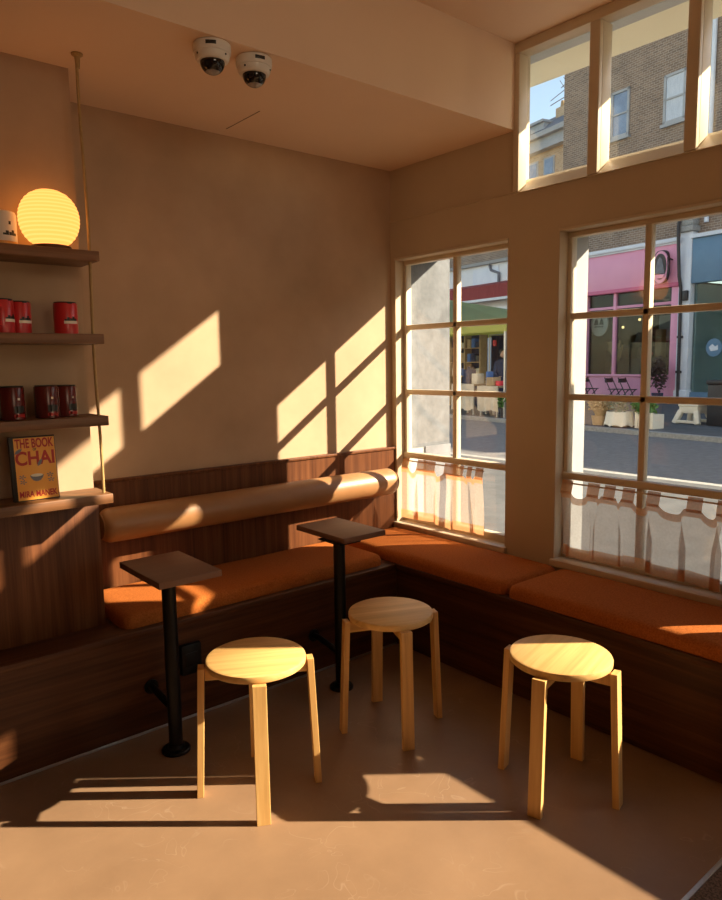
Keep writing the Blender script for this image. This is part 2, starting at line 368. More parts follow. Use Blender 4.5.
def wall_boxes(x0, x1, head, yt=2.28):
    b = MB()
    for y0, y1, z0, z1 in ((0.90, 3.19, -0.06, 0.52), (3.15, 3.19, 0.52, head), (2.01, 2.315, 0.52, head), (0.90, 1.20, 0.52, head),
                           (-3.05, -2.90, -0.06, head), (-0.55, -0.33, -0.06, head), (-2.90, -0.55, -0.06, 0.35), (-3.05, 3.19, head, 2.322), (yt, 3.19, 2.322, ZC), (-3.05, 0.515, 2.322, ZC), (-3.05, 3.19, ZC, 3.2)):
        b.box((x0, y0, z0), (x1, y1, z1))
    return b
struct(wall_boxes(XW, 3.015, 2.10).build('wall_right', m_paint))
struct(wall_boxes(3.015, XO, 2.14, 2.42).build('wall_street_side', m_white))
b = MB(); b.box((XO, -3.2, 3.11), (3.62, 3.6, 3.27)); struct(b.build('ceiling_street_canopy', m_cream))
b = MB(); b.box((XO, -3.2, 2.145), (3.29, 3.13, 2.225), 0.006); struct(b.build('trim_6', m_white))  # ledge added above the view to cut the sun at the window heads
b = MB(); b.box((3.014, 3.147, 0.97), (3.365, 3.9, 3.15)); struct(b.build('wall_neighbour', m_stone))
b = MB(); b.box((XO, 3.140, -0.06), (3.372, 3.9, 0.972), 0.004); struct(b.build('wall_neighbour_dark_base', m_slate))  # dark base paints in the wainscot's reflection in the window glass

b = MB(); b.box((2.9, -14, 3.30), (XO, 3.9, 10.5)); b.box((2.9, 3.9, -0.06), (XO, 30, 10.5)); b.box((2.9, -14, -0.06), (XO, -3.2, 3.3)); struct(b.build('wall_street_terrace', m_kerb))
# windows: frame, muntins, one pane each light
def casement(name, y0, y1, xs):
    root = thing(name, '', ''); del root['label']; del root['category']; root['kind'] = 'structure'; root.location = (xs, (y0 + y1) / 2, 0.52)
    z0, z1 = 0.52, 2.10
    b = MB()
    b.box((xs - 0.002, y0, z0), (xs + 0.042, y0 + 0.024, z1), 0.003); b.box((xs - 0.002, y1 - 0.022, z0), (xs + 0.042, y1, z1), 0.003)
    b.box((xs - 0.004, y0, z1 - 0.024), (xs + 0.042, y1, z1), 0.003); b.box((xs - 0.004, y0, z0), (xs + 0.042, y1, z0 + 0.045), 0.003)
    b.build('window_frame', m_frame, root, kind='structure')
    b = MB(); b.box((XW - 0.022, y0 - 0.012, z0 - 0.028), (xs, y1 + 0.012, z0 + 0.006), 0.004); b.build('window_sill', m_frame, root, kind='structure')
    b = MB(); ym = (y0 + y1) / 2 + 0.004; b.box((xs, ym - 0.015, z0), (xs + 0.038, ym + 0.015, z1), 0.004); b.build('muntin', m_frame, root, kind='structure')
    for zc, h, dx in ((1.708, 0.030, 0), (1.322, 0.030, 0), (0.937, 0.034, 0.012)):
        b = MB(); b.box((xs - dx, y0, zc - h / 2), (xs + 0.038, y1, zc + h / 2), 0.004); b.build('muntin', m_frame, root, kind='structure')
    b = MB(); b.box((xs + 0.016, y0, z0), (xs + 0.020, y1, z1)); b.build('glass_pane', m_glass, root, kind='structure')
    # architrave bead around the opening on the room side
    b = MB(); b.box((XW - 0.006, y0 - 0.004, z1), (XW + 0.01, y1 + 0.004, z1 + 0.012), 0.002); b.build('window_bead', m_frame, root, kind='structure')
    return root
casement('window_1', 2.315, 3.15, 2.968)
casement('window_2', 1.20, 2.01, 2.968)
root = thing('window_4', '', ''); del root['label']; del root['category']; root['kind'] = 'structure'; root.location = (2.968, -1.7, 0.85)  # unseen window added to let in sun that bounces off the floor
b = MB(); b.box((2.966, -2.90, 0.35), (3.01, -0.55, 0.40)); b.box((2.966, -2.90, 2.05), (3.01, -0.55, 2.10)); b.box((2.966, -2.90, 0.4), (3.01, -2.85, 2.05)); b.box((2.966, -0.60, 0.4), (3.01, -0.55, 2.05)); b.build('window_frame', m_frame, root, kind='structure')
b = MB(); b.box((2.985, -2.86, 0.39), (2.989, -0.59, 2.06)); b.build('glass_pane', m_glass, root, kind='structure')
root = thing('window_3', '', ''); del root['label']; del root['category']; root['kind'] = 'structure'; root.location = (2.95, 1.4, 2.322)
b = MB(); b.poly([(2.886, 0.515, 2.316), (2.994, 0.515, 2.399), (2.994, 0.515, 2.316)], (0, 1.765, 0)); b.box((2.886, 0.515, 2.962), (2.965, 2.28, 3.01), 0.004)
b.box((2.886, 2.246, 2.323), (2.950, 2.28, 2.962), 0.003); b.box((2.886, 0.515, 2.323), (2.950, 0.55, 2.962), 0.003)
b.build('window_frame', m_frame, root, kind='structure')
for yc in (1.847, 1.410, 0.975):
    b = MB(); b.box((2.888, yc - 0.029, 2.323), (2.914, yc + 0.022, 2.964), 0.004); b.box((2.914, yc - 0.029, 2.323), (2.985, yc - 0.020, 2.964), 0.002); b.build('mullion', m_frame, root, kind='structure')
b = MB(); b.box((2.972, 0.53, 2.38), (2.976, 2.26, 2.985)); b.build('glass_pane', m_glass, root, kind='structure')
# glazed street door beyond the right edge of the view
root = thing('door_1', '', ''); del root['label']; del root['category']; root['kind'] = 'structure'; root.location = (2.95, 0.3, 0)
b = MB(); b.box((2.94, 0.72, 0), (2.99, 0.74, 2.09)); b.box((2.94, 0.74, 0.87), (2.99, 0.899, 2.09)); b.box((2.94, 0.74, 0), (2.99, 0.899, 0.45)); b.box((2.94, -0.32, 0), (2.99, -0.20, 2.09)); b.box((2.94, -0.20, 0), (2.99, 0.72, 0.835)); b.box((2.94, -0.20, 2.0), (2.99, 0.72, 2.09))
b.build('door_leaf', m_frame, root, kind='structure')
b = MB(); b.box((2.962, -0.20, 0.835), (2.966, 0.72, 2.0)); b.box((2.962, 0.74, 0.45), (2.966, 0.899, 0.87)); b.build('glass_pane', m_glass, root, kind='structure')  # low side pane added so sun reaches the window cushion
b = MB(); b.tube([(2.90, 0.80, 0.98), (2.90, 0.80, 1.14)], 0.01); b.box((2.90, 0.79, 1.0), (2.945, 0.81, 1.02)); b.box((2.90, 0.79, 1.1), (2.945, 0.81, 1.12)); b.build('door_handle', m_steel, root, kind='structure')

# walnut wainscot
b = MB(); b.box((0.975, 3.162, 0.44), (XW - 0.001, 3.189, 0.978)); b.box((0.975, 3.155, 0.975), (XW - 0.001, 3.189, 0.990), 0.003)
struct(b.build('trim_1', m_walnut_v))
b = MB(); b.box((-1.59, 2.834, 0.44), (0.972, 2.849, 0.985), 0.002); b.box((0.9625, 2.849, 0.44), (0.972, 3.161, 0.985), 0.001)
struct(b.build('trim_2', m_walnut_v))
b = MB(); b.box((XW - 0.008, 2.28, 2.322), (XW, 3.188, 2.330)); struct(b.build('trim_3', m_paint))
b = MB(); b.box((1.3, 0.808, 0.0), (2.88, 0.822, 0.006), 0.002); struct(b.build('trim_4', m_steel))
b = MB(); b.box((1.768, 2.80, ZS - 0.0012), (1.772, 3.10, ZS)); struct(b.build('trim_5', m_shelf))

# ------------------------------------------------------------------ built-in benches
YF, XF, ZB = 2.68, 2.455, 0.445
t = thing('wall_bench', 'long dark walnut bench base running along the plaster wall under the shelves', 'bench', (0.9, 2.75, 0))
b = MB(); b.box((-1.55, YF, 0.012), (XF, YF + 0.02, ZB - 0.028)); b.build('front_panel', m_walnut_h, t)
b = MB(); b.box((-1.55, YF - 0.012, ZB - 0.028), (XF + 0.0, 3.16, ZB), 0.003); b.build('seat_board', m_walnut_h, t)
b = MB(); b.box((-1.55, YF - 0.004, 0.001), (XF, YF + 0.012, 0.012), 0.001); b.build('base_strip', m_steel, t)
t = thing('window_bench', 'dark walnut bench base running along the window wall under the orange cushions', 'bench', (2.6, 1.8, 0))
b = MB(); b.box((XF, 0.90, 0.006), (XF + 0.02, YF - 0.001, ZB - 0.028)); b.build('front_panel', m_walnut_y, t)
b = MB(); b.box((XF - 0.010, 0.90, ZB - 0.028), (XW - 0.001, YF - 0.013, ZB), 0.003); b.box((XF + 0.002, YF - 0.013, ZB - 0.028), (XW - 0.001, 3.16, ZB)); b.build('seat_board', m_walnut_y, t)
b = MB(); b.box((XF + 0.02, 0.90, 0.002), (XW - 0.002, 0.92, ZB - 0.028)); b.build('end_panel', m_walnut_v, t)

def cushion(name, outline, z0, t, r, label, group, puff=0.006):
    """upholstered pad: outline is (x0,x1,y0,y1); crowned top with rolled edges"""
    x0, x1, y0, y1 = outline; b = MB()
    def prof(d): return math.sqrt(max(0, 1 - (1 - min(d / r, 1)) ** 2))
    us = sorted(set([0, .004, .012, .022, .034, .05] + [.05 + i * .9 / 40 for i in range(41)] + [.95, .966, .978, .988, .996, 1]))
    def spread(L):
        base = [0, r * .06, r * .2, r * .4, r * .65, r]; k = max(4, int(L / 0.04)); mid = [r + (L - 2 * r) * i / k for i in range(1, k)]
        return base + mid + [L - q for q in base[::-1]]
    X, Y = spread(x1 - x0), spread(y1 - y0); bm = b.bm; random.seed(len(name) + int(100 * x0))
    ph = random.random() * 6
    def H(a, c):
        dx = min(a, x1 - x0 - a); dy = min(c, y1 - y0 - c)
        f = prof(dx) * prof(dy)
        crown = puff * (1 - (2 * a / (x1 - x0) - 1) ** 4) * (1 - (2 * c / (y1 - y0) - 1) ** 4)
        return z0 + t * 0.35 + t * 0.65 * f + crown + 0.0012 * math.sin(a * 9 + ph) * math.sin(c * 11 + ph) * f
    def inset(a, c, lo=False):
        # round the plan corners
        L, Wd = x1 - x0, y1 - y0; rc = 0.05
        px, py = a, c
        cx = min(max(a, rc), L - rc); cy = min(max(c, rc), Wd - rc); dx, dy = a - cx, c - cy
        if dx and dy:
            m_ = max(abs(dx), abs(dy)); l = math.hypot(dx, dy); px, py = cx + dx / l * m_, cy + dy / l * m_
        return px, py
    top = []; bot = []
    for a in X:
        row = []; rowb = []
        for c in Y:
            px, py = inset(a, c); row.append(bm.verts.new((x0 + px, y0 + py, H(a, c)))); rowb.append(bm.verts.new((x0 + px, y0 + py, z0)))
        top.append(row); bot.append(rowb)
    for i in range(len(X) - 1):
        for j in range(len(Y) - 1):
            bm.faces.new((top[i][j], top[i + 1][j], top[i + 1][j + 1], top[i][j + 1])); bm.faces.new((bot[i][j], bot[i][j + 1], bot[i + 1][j + 1], bot[i + 1][j]))
    for j in range(len(Y) - 1):
        bm.faces.new((bot[0][j], bot[0][j + 1], top[0][j + 1], top[0][j])); bm.faces.new((bot[-1][j + 1], bot[-1][j], top[-1][j], top[-1][j + 1]))
    for i in range(len(X) - 1):
        bm.faces.new((bot[i + 1][0], bot[i][0], top[i][0], top[i + 1][0])); bm.faces.new((bot[i][-1], bot[i + 1][-1], top[i + 1][-1], top[i][-1]))
    o = b.build(name, m_fabric, angle=60); origin(o, ((x0 + x1) / 2, (y0 + y1) / 2, z0)); return tag(o, label, 'cushion', group)
G = 'rust orange bench cushions'
cushion('seat_cushion', (1.0, 2.40, 2.705, 3.155), ZB, 0.055, 0.035, 'rust orange seat cushion on the wall bench below the tan leather roll', G)
cushion('seat_cushion', (XF + 0.001, XW - 0.008, 1.965, 3.155), ZB, 0.055, 0.035, 'rust orange seat cushion in the corner under the smaller left window', G)
cushion('seat_cushion', (XF + 0.001, XW - 0.008, 0.92, 1.957), ZB, 0.055, 0.035, 'rust orange window bench cushion under the right window with longer curtain', G)

# leather bolster
t = thing('back_bolster', 'tan leather roll backrest fixed along the walnut panel above the orange cushion', 'backrest', (1.93, 3.085, 0.80))
b = MB(); r, L = 0.078, 1.745; e = 0.045
prof = [(0, 0)] + [(r - e + e * math.sin(a), e - e * math.cos(a)) for a in [i * PI / 2 / 8 for i in range(9)]]
prof += [(r, e + (L - 2 * e) * i / 24) for i in range(1, 24)]
prof += [(r - e + e * math.cos(a), L - e + e * math.sin(a)) for a in [i * PI / 2 / 8 for i in range(9)]] + [(0, L)]
b.lathe(prof, 40, (1.058, 3.082, 0.80), 'x'); b.build('leather_roll', m_leather, t)
for x in (1.0595, 2.8025):
    b = MB(); b.lathe([(0, 0), (r - 0.02, 0), (r - 0.018, 0.003), (0, 0.004)], 32, (x - 0.003, 3.082, 0.80), 'x'); b.build('end_seam', m_leather, t)
for x in (1.4, 2.4):
    b = MB(); b.box((x, 3.14, 0.77), (x + 0.06, 3.1615, 0.83)); b.build('mount_block', m_walnut_v, t)

# ------------------------------------------------------------------ tables
def table(x0, x1, y0, y1, px, py, label):
    t = thing('cafe_table', label, 'table', (px, py, 0), 0, 'small bench side tables')
    b = MB(); b.box((x0, y0, 0.703), (x1, y1, 0.728), 0.002); b.build('tabletop', m_table, t)
    b = MB(); b.box((px - 0.05, py - 0.07, 0.697), (px + 0.07, py + 0.09, 0.703)); b.build('top_plate', m_black, t)
    b = MB(); b.tube([(px, py, 0.012), (px, py, 0.697)], 0.027, 24); b.build('pole', m_black, t)
    b = MB(); b.lathe([(0, 0), (0.055, 0), (0.055, 0.009), (0.05, 0.014), (0.034, 0.016), (0.030, 0.03), (0, 0.03)], 28, (px, py, 0.0005)); b.build('floor_flange', m_black, t)
    b = MB(); b.tube([(px, py, 0.165), (px - 0.005, py + 0.08, 0.18), (px - 0.008, py + 0.15, 0.195), (px - 0.008, YF - 0.006, 0.195)], 0.014, 12)
    b.lathe([(0, 0), (0.03, 0), (0.03, 0.006), (0, 0.006)], 20, (px - 0.008, YF - 0.0065, 0.195), 'y'); b.build('bench_bracket', m_black, t)
    return t
table(1.0, 1.253, 2.345, 2.72, 1.095, 2.48, 'small walnut topped cafe table on black pole nearest the shelves')
table(1.887, 2.135, 2.40, 2.77, 1.918, 2.475, 'small walnut topped cafe table on black pole nearer the window corner')
t = thing('power_socket', 'small black socket box on the bench front behind the table by the shelves', 'socket', (1.26, 2.68, 0.27))
b = MB(); b.box((1.215, 2.652, 0.205), (1.305, 2.679, 0.335), 0.004); b.build('box_body', m_black, t)
b = MB(); b.box((1.232, 2.6490, 0.24), (1.288, 2.653, 0.30), 0.003); b.build('cover_plate', m_black, t)

# ------------------------------------------------------------------ stools
def make_stool(label):
    t = thing('round_stool', label, 'stool', (0, 0, 0), 0, 'pale wooden stools')
    b = MB(); R = 0.174
    b.lathe([(0, 0.464), (R - 0.006, 0.464), (R - 0.001, 0.468), (R, 0.473), (R, 0.484), (R - 0.002, 0.489), (R - 0.008, 0.492), (0, 0.492)], 64); b.build('seat', m_birch, t, True)
    for k in range(4):
        a = k * PI / 2; ca, sa = math.cos(a), math.sin(a)
        b = MB(); vs = b.bar((0.2085, 0, -0.004), (0.1885, 0, 0.469), 0.046, 0.023, 0.0016, side=(0, 1, 0))
        for v in b.bm.verts:
            if v.co.z < 0.01: v.co.z = 0.0006 + max(0, v.co.z - 0.0) * 0.2
        at(b, Matrix.Rotation(a, 4, 'Z')); b.build('leg', m_birch_v, t, True, 20)
    b = MB(); b.box((-0.177, -0.011, 0.420), (0.177, 0.011, 0.4635), 0.002); b.build('cross_rail', m_birch, t, True)
    b = MB(); b.box((-0.011, -0.177, 0.4205), (0.011, 0.177, 0.4632), 0.002); b.build('cross_rail', m_birch_v, t, True)
    return t
s0 = make_stool('pale round wooden stool in front of the table nearest the shelves'); s0.location = (1.216, 2.055, 0); s0.rotation_euler = (0, 0, math.radians(-28.5))
dup(s0, (1.87, 2.076, 0), math.radians(-24), 'pale round wooden stool furthest back, in front of the table nearer the window corner')
dup(s0, (2.021, 1.365, 0), math.radians(14.5), 'pale round wooden stool closest to the window bench under the right window')

# ------------------------------------------------------------------ shelves
LBL = ['topmost dark wooden wall shelf holding the glowing globe lamp', 'second dark wooden wall shelf down holding bright red tins',
       'third dark wooden wall shelf down holding three deep red tins', 'lowest dark wooden wall shelf holding the orange book']
for z, l in zip((1.885, 1.585, 1.28, 0.982), LBL):
    b = MB(); vs = b.box((-1.55, 2.652, z), (0.967, 2.849 if z > 1 else 2.8335, z + 0.036), 0.002)
    # two rope holes are left to the rope itself: it runs in a notch cut near the end
    o = b.build('wall_shelf', m_shelf); origin(o, (0.4, 2.75, z)); tag(o, l, 'shelf', 'rope hung wall shelves')
t = thing('shelf_rope', 'thin gilt rope hanging from the ceiling through the shelf ends', 'rope', (0.946, 2.70, 0.98))
b = MB(); b.tube([(0.946 + 0.003 * math.sin(z * 7), 2.70 + 0.002 * math.sin(z * 5 + 1), z) for z in [1.018 + i * (2.605 - 1.018) / 60 for i in range(61)]], 0.0058, 10); b.build('rope', m_rope, t)
b = MB(); b.lathe([(0, ZS - 0.0005), (0.020, ZS - 0.0005), (0.020, ZS - 0.006), (0.010, ZS - 0.012), (0.007, ZS - 0.05), (0, ZS - 0.05)], 20, (0.946, 2.70, 0)); b.build('ceiling_hook', m_rope, t)

# globe lamp
t = thing('globe_lamp', 'glowing ribbed paper globe table lamp on the top shelf', 'lamp', (0.823, 2.735, 1.9215))
b = MB(); b.lathe([(0, 0), (0.070, 0), (0.070, 0.012), (0.066, 0.015), (0, 0.015)], 40, (0.823, 2.735, 1.9215)); b.build('base', m_walnut_h, t)
b = MB(); prof = []; R = 0.103; zc = 1.9215 + 0.013 + 0.096; nrib = 15; K = 150
for i in range(K + 1):
    a = -1.06 + (PI / 2 + 1.06) * i / K; zz = 0.103 * math.sin(a); rr = R * (max(0, math.cos(a)) ** 0.86)
    prof.append((max(rr + 0.0011 * math.sin(2 * PI * zz / 0.0135) * (1 if rr > 0.02 else 0), 0.0), zz))
prof[-1] = (0, prof[-1][1]); prof = [(0, prof[0][1])] + prof
b.lathe(prof, 64, (0.823, 2.735, zc)); o = b.build('shade', m_lantern, t, angle=80)

# tins
def tin(loc, r, h, mat, label, group, rot=0.0, white=False, lid=True):
    t = thing('tea_tin', label, 'tin', loc, rot, group)
    b = MB(); b.lathe([(0, 0), (r - 0.002, 0), (r, 0.002), (r, h - 0.004), (r - 0.002, h - 0.001), (0, h - 0.001)], 36); b.build('tin_body', mat, t, True)
    b = MB(); b.lathe([(0, h - 0.002), (r - 0.004, h - 0.002), (r - 0.003, h + 0.003), (r - 0.006, h + 0.004), (0, h + 0.0035)], 36); b.build('lid', m_ink if not white else mat, t, True)
    def patch(name, a0, a1, z0, z1, m_, rr=0.0006):
        b = MB(); n = 12
        for k in range(n):
            p = a0 + (a1 - a0) * k / n; q = a0 + (a1 - a0) * (k + 1) / n
            A = [(r + rr, p), (r + rr, q), (r - 0.001, q), (r - 0.001, p)]
            lo = [b.bm.verts.new((x * math.cos(y), x * math.sin(y), z0)) for x, y in A]; hi = [b.bm.verts.new((x * math.cos(y), x * math.sin(y), z1)) for x, y in A]
            b.bm.faces.new(lo); b.bm.faces.new(hi)
            for i in range(4): b.bm.faces.new((lo[i], lo[(i + 1) % 4], hi[(i + 1) % 4], hi[i]))
        bmesh.ops.remove_doubles(b.bm, verts=b.bm.verts, dist=1e-6); b.build(name, m_, t, True)
    f = -PI / 2 + 0.35
    if white:
        
        for a_, z_ in ((-0.45, .36), (-0.27, .43), (-0.05, .40), (0.14, .46), (0.32, .38)): patch('printed_picture', f + a_, f + a_ + 0.19, h * 0.30, h * z_, m_ink)
        patch('printed_mark', f - 0.05, f + 0.10, h * 0.62, h * 0.72, m_ink)
        patch('stripe', f - 1.4, f + 1.4, h * 0.05, h * 0.13, m_orange)
    elif mat == m_red:
        
        for q, (a_, z_) in enumerate(((-0.75, .47), (-0.55, .53), (-0.30, .50), (-0.08, .56), (0.14, .50))): patch('printed_picture', f + a_, f + a_ + 0.215, h * 0.42, h * z_, m_ink)
        patch('printed_mark', f - 0.45, f - 0.05, h * 0.965, h * 0.99, m_ink); patch('label_band', f - 0.8, f + 0.5, h * 0.33, h * 0.42, m_tinwhite, 0.0009)
        patch('seam', f + 1.0, f + 1.12, 0.004, h - 0.006, m_tinwhite)
    else:
        patch('printed_picture', f - 0.55, f + 0.4, h * 0.22, h * 0.42, m_ink); patch('printed_dot', f - 0.25, f - 0.05, h * 0.60, h * 0.67, m_tinwhite)
        patch('label_band', f - 0.6, f + 0.4, h * 0.08, h * 0.17, m_redink); patch('seam', f + 1.0, f + 1.14, 0.004, h - 0.006, m_tinwhite)
    return t
tin((0.661, 2.745, 1.9215), 0.052, 0.113, m_tinwhite, 'white printed tin beside the globe lamp on the top shelf', None, white=True)
g = 'bright red tins on the second shelf'
tin((0.862, 2.745, 1.6215), 0.042, 0.114, m_red, 'bright red tin standing alone nearest the rope on the second shelf', g)
tin((0.705, 2.765, 1.6215), 0.041, 0.112, m_red, 'bright red tin half behind another at the left of the second shelf', g, 0.2)
tin((0.636, 2.715, 1.6215), 0.041, 0.114, m_red, 'bright red tin cut by the left picture edge on the second shelf', g, 0.5)
g = 'deep red tins on the third shelf'
tin((0.772, 2.735, 1.3165), 0.042, 0.116, m_dred, 'deep red tin in the middle of three on the third shelf', g)
tin((0.850, 2.765, 1.3165), 0.040, 0.114, m_dred, 'deep red tin nearest the rope on the third shelf', g, 0.15)
tin((0.655, 2.735, 1.3165), 0.042, 0.116, m_dred, 'deep red tin leftmost of three on the third shelf', g, 0.1)

# book, leaning back a little
bk = thing('cookbook', 'orange book with red lettering standing on the lowest shelf', 'book', (0.713, 2.715, 1.0185))
Mb = Matrix.Rotation(math.radians(-5), 4, 'X')
def bpart(bx, name, m_):
    b = MB(); b.box(*bx); at(b, Mb); return b.build(name, m_, bk, True)
W2, HB, TB = 0.0775, 0.236, 0.024
b = MB(); b.box((-W2, 0, 0), (W2, 0.003, HB), 0.0008); b.box((-W2, TB - 0.003, 0), (W2, TB, HB), 0.0008); b.box((-W2 - 0.002, 0, 0), (-W2 + 0.002, TB, HB), 0.0008); at(b, Mb); b.build('cover', m_ink, bk, True)
bpart(((-W2 + 0.003, 0.0035, 0.003), (W2 - 0.003, TB - 0.0035, HB - 0.003)), 'page_block', m_page)
bpart(((-W2 + 0.012, -0.0006, 0.004), (W2 - 0.003, 0.0, HB - 0.006)), 'front_print', m_orange)
TX = Matrix.Rotation(PI / 2, 4, 'X')
def btext(s_, size, z, m_, wd, x=0.004, name='title_lettering'):
    text_mesh(s_, size, 0.0003, name, m_, bk, Mb @ Matrix.Translation((x, -0.0009, z)) @ TX, wd)
btext('THE BOOK', 0.046, 0.208, m_redink, 0.132); btext('OF', 0.013, 0.1865, m_ink, 0.012); btext('CHAI', 0.068, 0.153, m_redink, 0.134)
btext('MIRA MANEK', 0.031, 0.024, m_redink, 0.130)
# tea cup picture on the cover
b = MB(); b.poly([(0.004 + x, 0, z) for x, z in ((-0.024, 0.092), (0.024, 0.092), (0.020, 0.082), (0.012, 0.073), (0.004, 0.070), (-0.004, 0.070), (-0.012, 0.073), (-0.020, 0.082))], (0, -0.0012, 0)); at(b, Mb); b.build('cup_picture', m_slate, bk, True)
b = MB(); b.poly([(0.004 + 0.024 * math.cos(a) * 0.86, -0.001, 0.092 + 0.0055 * math.sin(a)) for a in [2 * PI * i / 20 for i in range(20)]], (0, -0.0006, 0)); at(b, Mb); b.build('cup_picture', m_page, bk, True)
for cx, cz in ((-0.046, 0.088), (-0.044, 0.070), (0.050, 0.090), (0.052, 0.072)):
    b = MB()
    for k in range(5):
        a = 2 * PI * k / 5 + cx * 30; b.poly([(cx, 0, cz), (cx + 0.010 * math.cos(a - .3), 0, cz + 0.007 * math.sin(a - .3)), (cx + 0.013 * math.cos(a), 0, cz + 0.009 * math.sin(a)), (cx + 0.010 * math.cos(a + .3), 0, cz + 0.007 * math.sin(a + .3))], (0, -0.0009 - 0.0001 * k, 0))
    at(b, Mb); b.build('spice_picture', m_slate, bk, True)
for cx, cz, a in ((-0.052, 0.182, 0.6), (0.018, 0.137, 1.0)):
    b = MB(); b.poly([(cx + 0.016 * t_ * math.cos(a) - s_ * 0.006 * math.sin(a), 0, cz + 0.016 * t_ * math.sin(a) + s_ * 0.006 * math.cos(a)) for t_, s_ in ((-1, 0), (-0.3, -1), (0.5, -0.8), (1, 0), (0.5, 0.8), (-0.3, 1))], (0, -0.0016, 0)); at(b, Mb); b.build('leaf_picture', m_slate, bk, True)

# ------------------------------------------------------------------ ceiling cameras
def dome_cam(x, y, rz, label):
    t = thing('security_camera', label, 'camera', (x, y, ZS - 0.0005), rz, 'ceiling dome cameras')
    b = MB(); b.lathe([(0, 0), (0.063, 0), (0.066, -0.003), (0.066, -0.029), (0.064, -0.032), (0.0605, -0.033), (0.0595, -0.046), (0.055, -0.054), (0.052, -0.056), (0.046, -0.057), (0, -0.057)], 48); b.build('housing', m_camwhite, t, True)
    b = MB(); b.lathe([(0.0, -0.0565), (0.043, -0.0565)] + [(0.043 * math.cos(a), -0.058 - 0.041 * math.sin(a)) for a in [i * 0.9 / 10 for i in range(11)]] + [(0, -0.058 - 0.041 * math.sin(0.9))], 40); b.build('smoked_dome', m_dome, t, True)
    b = MB(); b.lathe([(0.0, -0.0895)] + [(0.0427 * math.cos(a) - 0.0003, -0.058 - 0.0412 * math.sin(a)) for a in [0.9 + i * (PI / 2 - 0.9) / 8 for i in range(9)]], 40); b.build('dome_tip', m_clear, t, True)
    b = MB(); b.box((-0.018, -0.0668, -0.022), (0.018, -0.060, -0.010), 0.001); b.build('label_plate', m_ink, t, True)
    for a in (-2.5, -0.64, 1.6):
        b = MB(); b.ball((0.0595 * math.cos(a), 0.0595 * math.sin(a), -0.042), 0.0038, sub=2); b.build('screw', m_ink, t, True)
    return t
c0 = dome_cam(1.292, 2.343, -0.55, 'left of the two white dome security cameras on the ceiling edge')
dup(c0, (1.468, 2.352, ZS - 0.0005), -0.2, 'right of the two white dome security cameras on the ceiling edge')

# ------------------------------------------------------------------ cafe curtains
def curtain(y0, y1, tabs, sag, seed, label, phase):
    """y1 is the end nearest the corner; tabs = (ya, yb) loops over the glazing rail"""
    X0 = 2.926; ZT, ZH, ZH2, ZE, ZE2 = 0.915, 0.868, 0.835, 0.603, 0.552
    t = thing('cafe_curtain', label, 'curtain', (X0, (y0 + y1) / 2, 0.92), 0, 'sheer cafe curtains')
    random.seed(seed); ks = [(random.uniform(14, 24), random.uniform(0, 6)) for _ in range(3)]
    def xo(y, z):
        f = min(1, max(0, (0.90 - z) / 0.25))
        return X0 + (0.004 + 0.013 * f) * sum(math.sin(k * (y + 0.02 * math.sin(9 * z)) + p) for k, p in ks) / 1.6 * 0.75 + phase * 0
    def dip(y):
        for a, c in sag:
            if a < y < c: return 0.030 * math.sin(PI * (y - a) / (c - a)) * min(1.0, (c - a) / 0.05)
        return 0
    wav = lambda y: 0.006 * math.sin(11 * y + seed) + 0.004 * math.sin(29 * y)
    n = max(60, int((y1 - y0) * 220))
    pin = lambda y, z: y + (0.031 * math.sin(44 * y + 2 + seed) + 0.016 * math.sin(83 * y)) * min(1, max(0.25, (0.90 - z) / 0.2))
    def strip(za, zb, m_, name, nz):
        b = MB()
        def fn(u, v):
            y = y0 + (y1 - y0) * u; k = za(y) + (zb(y) - za(y)) * v; flare = (0.86 - k) * 0.06
            yy = pin(y, k); yy = max(y0 - flare, yy - flare * (1 - u)) if y0 > 2.4 else yy
            yy = min(max(yy, (2.33 if y1 > 2.4 else 1.212)), 3.138 if y1 > 2.4 else 1.998)
            return Vector((min(xo(y, k), 2.948), yy, k))
        b.sheet(fn, n, nz); b.build(name, m_, t, angle=80, fix=False)
    strip(lambda y: ZH - dip(y), lambda y: ZH2 - dip(y), m_hem, 'header_band', 3)
    strip(lambda y: ZH2 - dip(y), lambda y: ZE + wav(y), m_sheer, 'sheer_panel', 18)
    strip(lambda y: ZE + wav(y), lambda y: ZE2 + wav(y), m_hem, 'hem_band', 3)
    for a, c in tabs:
        b = MB()
        def fn(u, v, a=a, c=c):
            y = a + (c - a) * u; z = ZH - 0.012 + (ZT + 0.006 - ZH + 0.012) * v
            return Vector((min(xo(y, ZH) * (1 - v) + 2.9435 * v, 2.948) - 0.0015, y, z))
        b.sheet(fn, 12, 6); b.build('tab_loop', m_hem, t, angle=80, fix=False)
    b = MB(); b.tube([(2.9445, y0 + 0.002, 0.905), (2.9445, (1.999 if y1 < 2.4 else 3.139), 0.905)], 0.004, 10); b.build('curtain_rod', m_frame, t)
    return t
tb = [(1.934, 1.996), (1.79, 1.854), (1.709, 1.765), (1.614, 1.673), (1.495, 1.556), (1.312, 1.376), (1.212, 1.253)]
sg = [(b_[1], a_[0]) for a_, b_ in zip(tb, tb[1:])]
curtain(1.212, 1.996, tb, sg, 3, 'sheer peach cafe curtain with tab loops across the wider right window', 0)
tb = [(3.082, 3.136), (2.957, 3.012), (2.862, 2.952), (2.788, 2.800), (2.715, 2.782), (2.64, 2.712), (2.58, 2.608), (2.497, 2.552)]
tb = [(3.079, 3.136), (2.859, 3.008), (2.637, 2.785), (2.578, 2.611), (2.497, 2.553)]
sg = [(b_[1], a_[0]) for a_, b_ in zip(tb, tb[1:])]
curtain(2.497, 3.136, tb, sg, 7, 'sheer peach cafe curtain drawn short across the left corner window', 0)

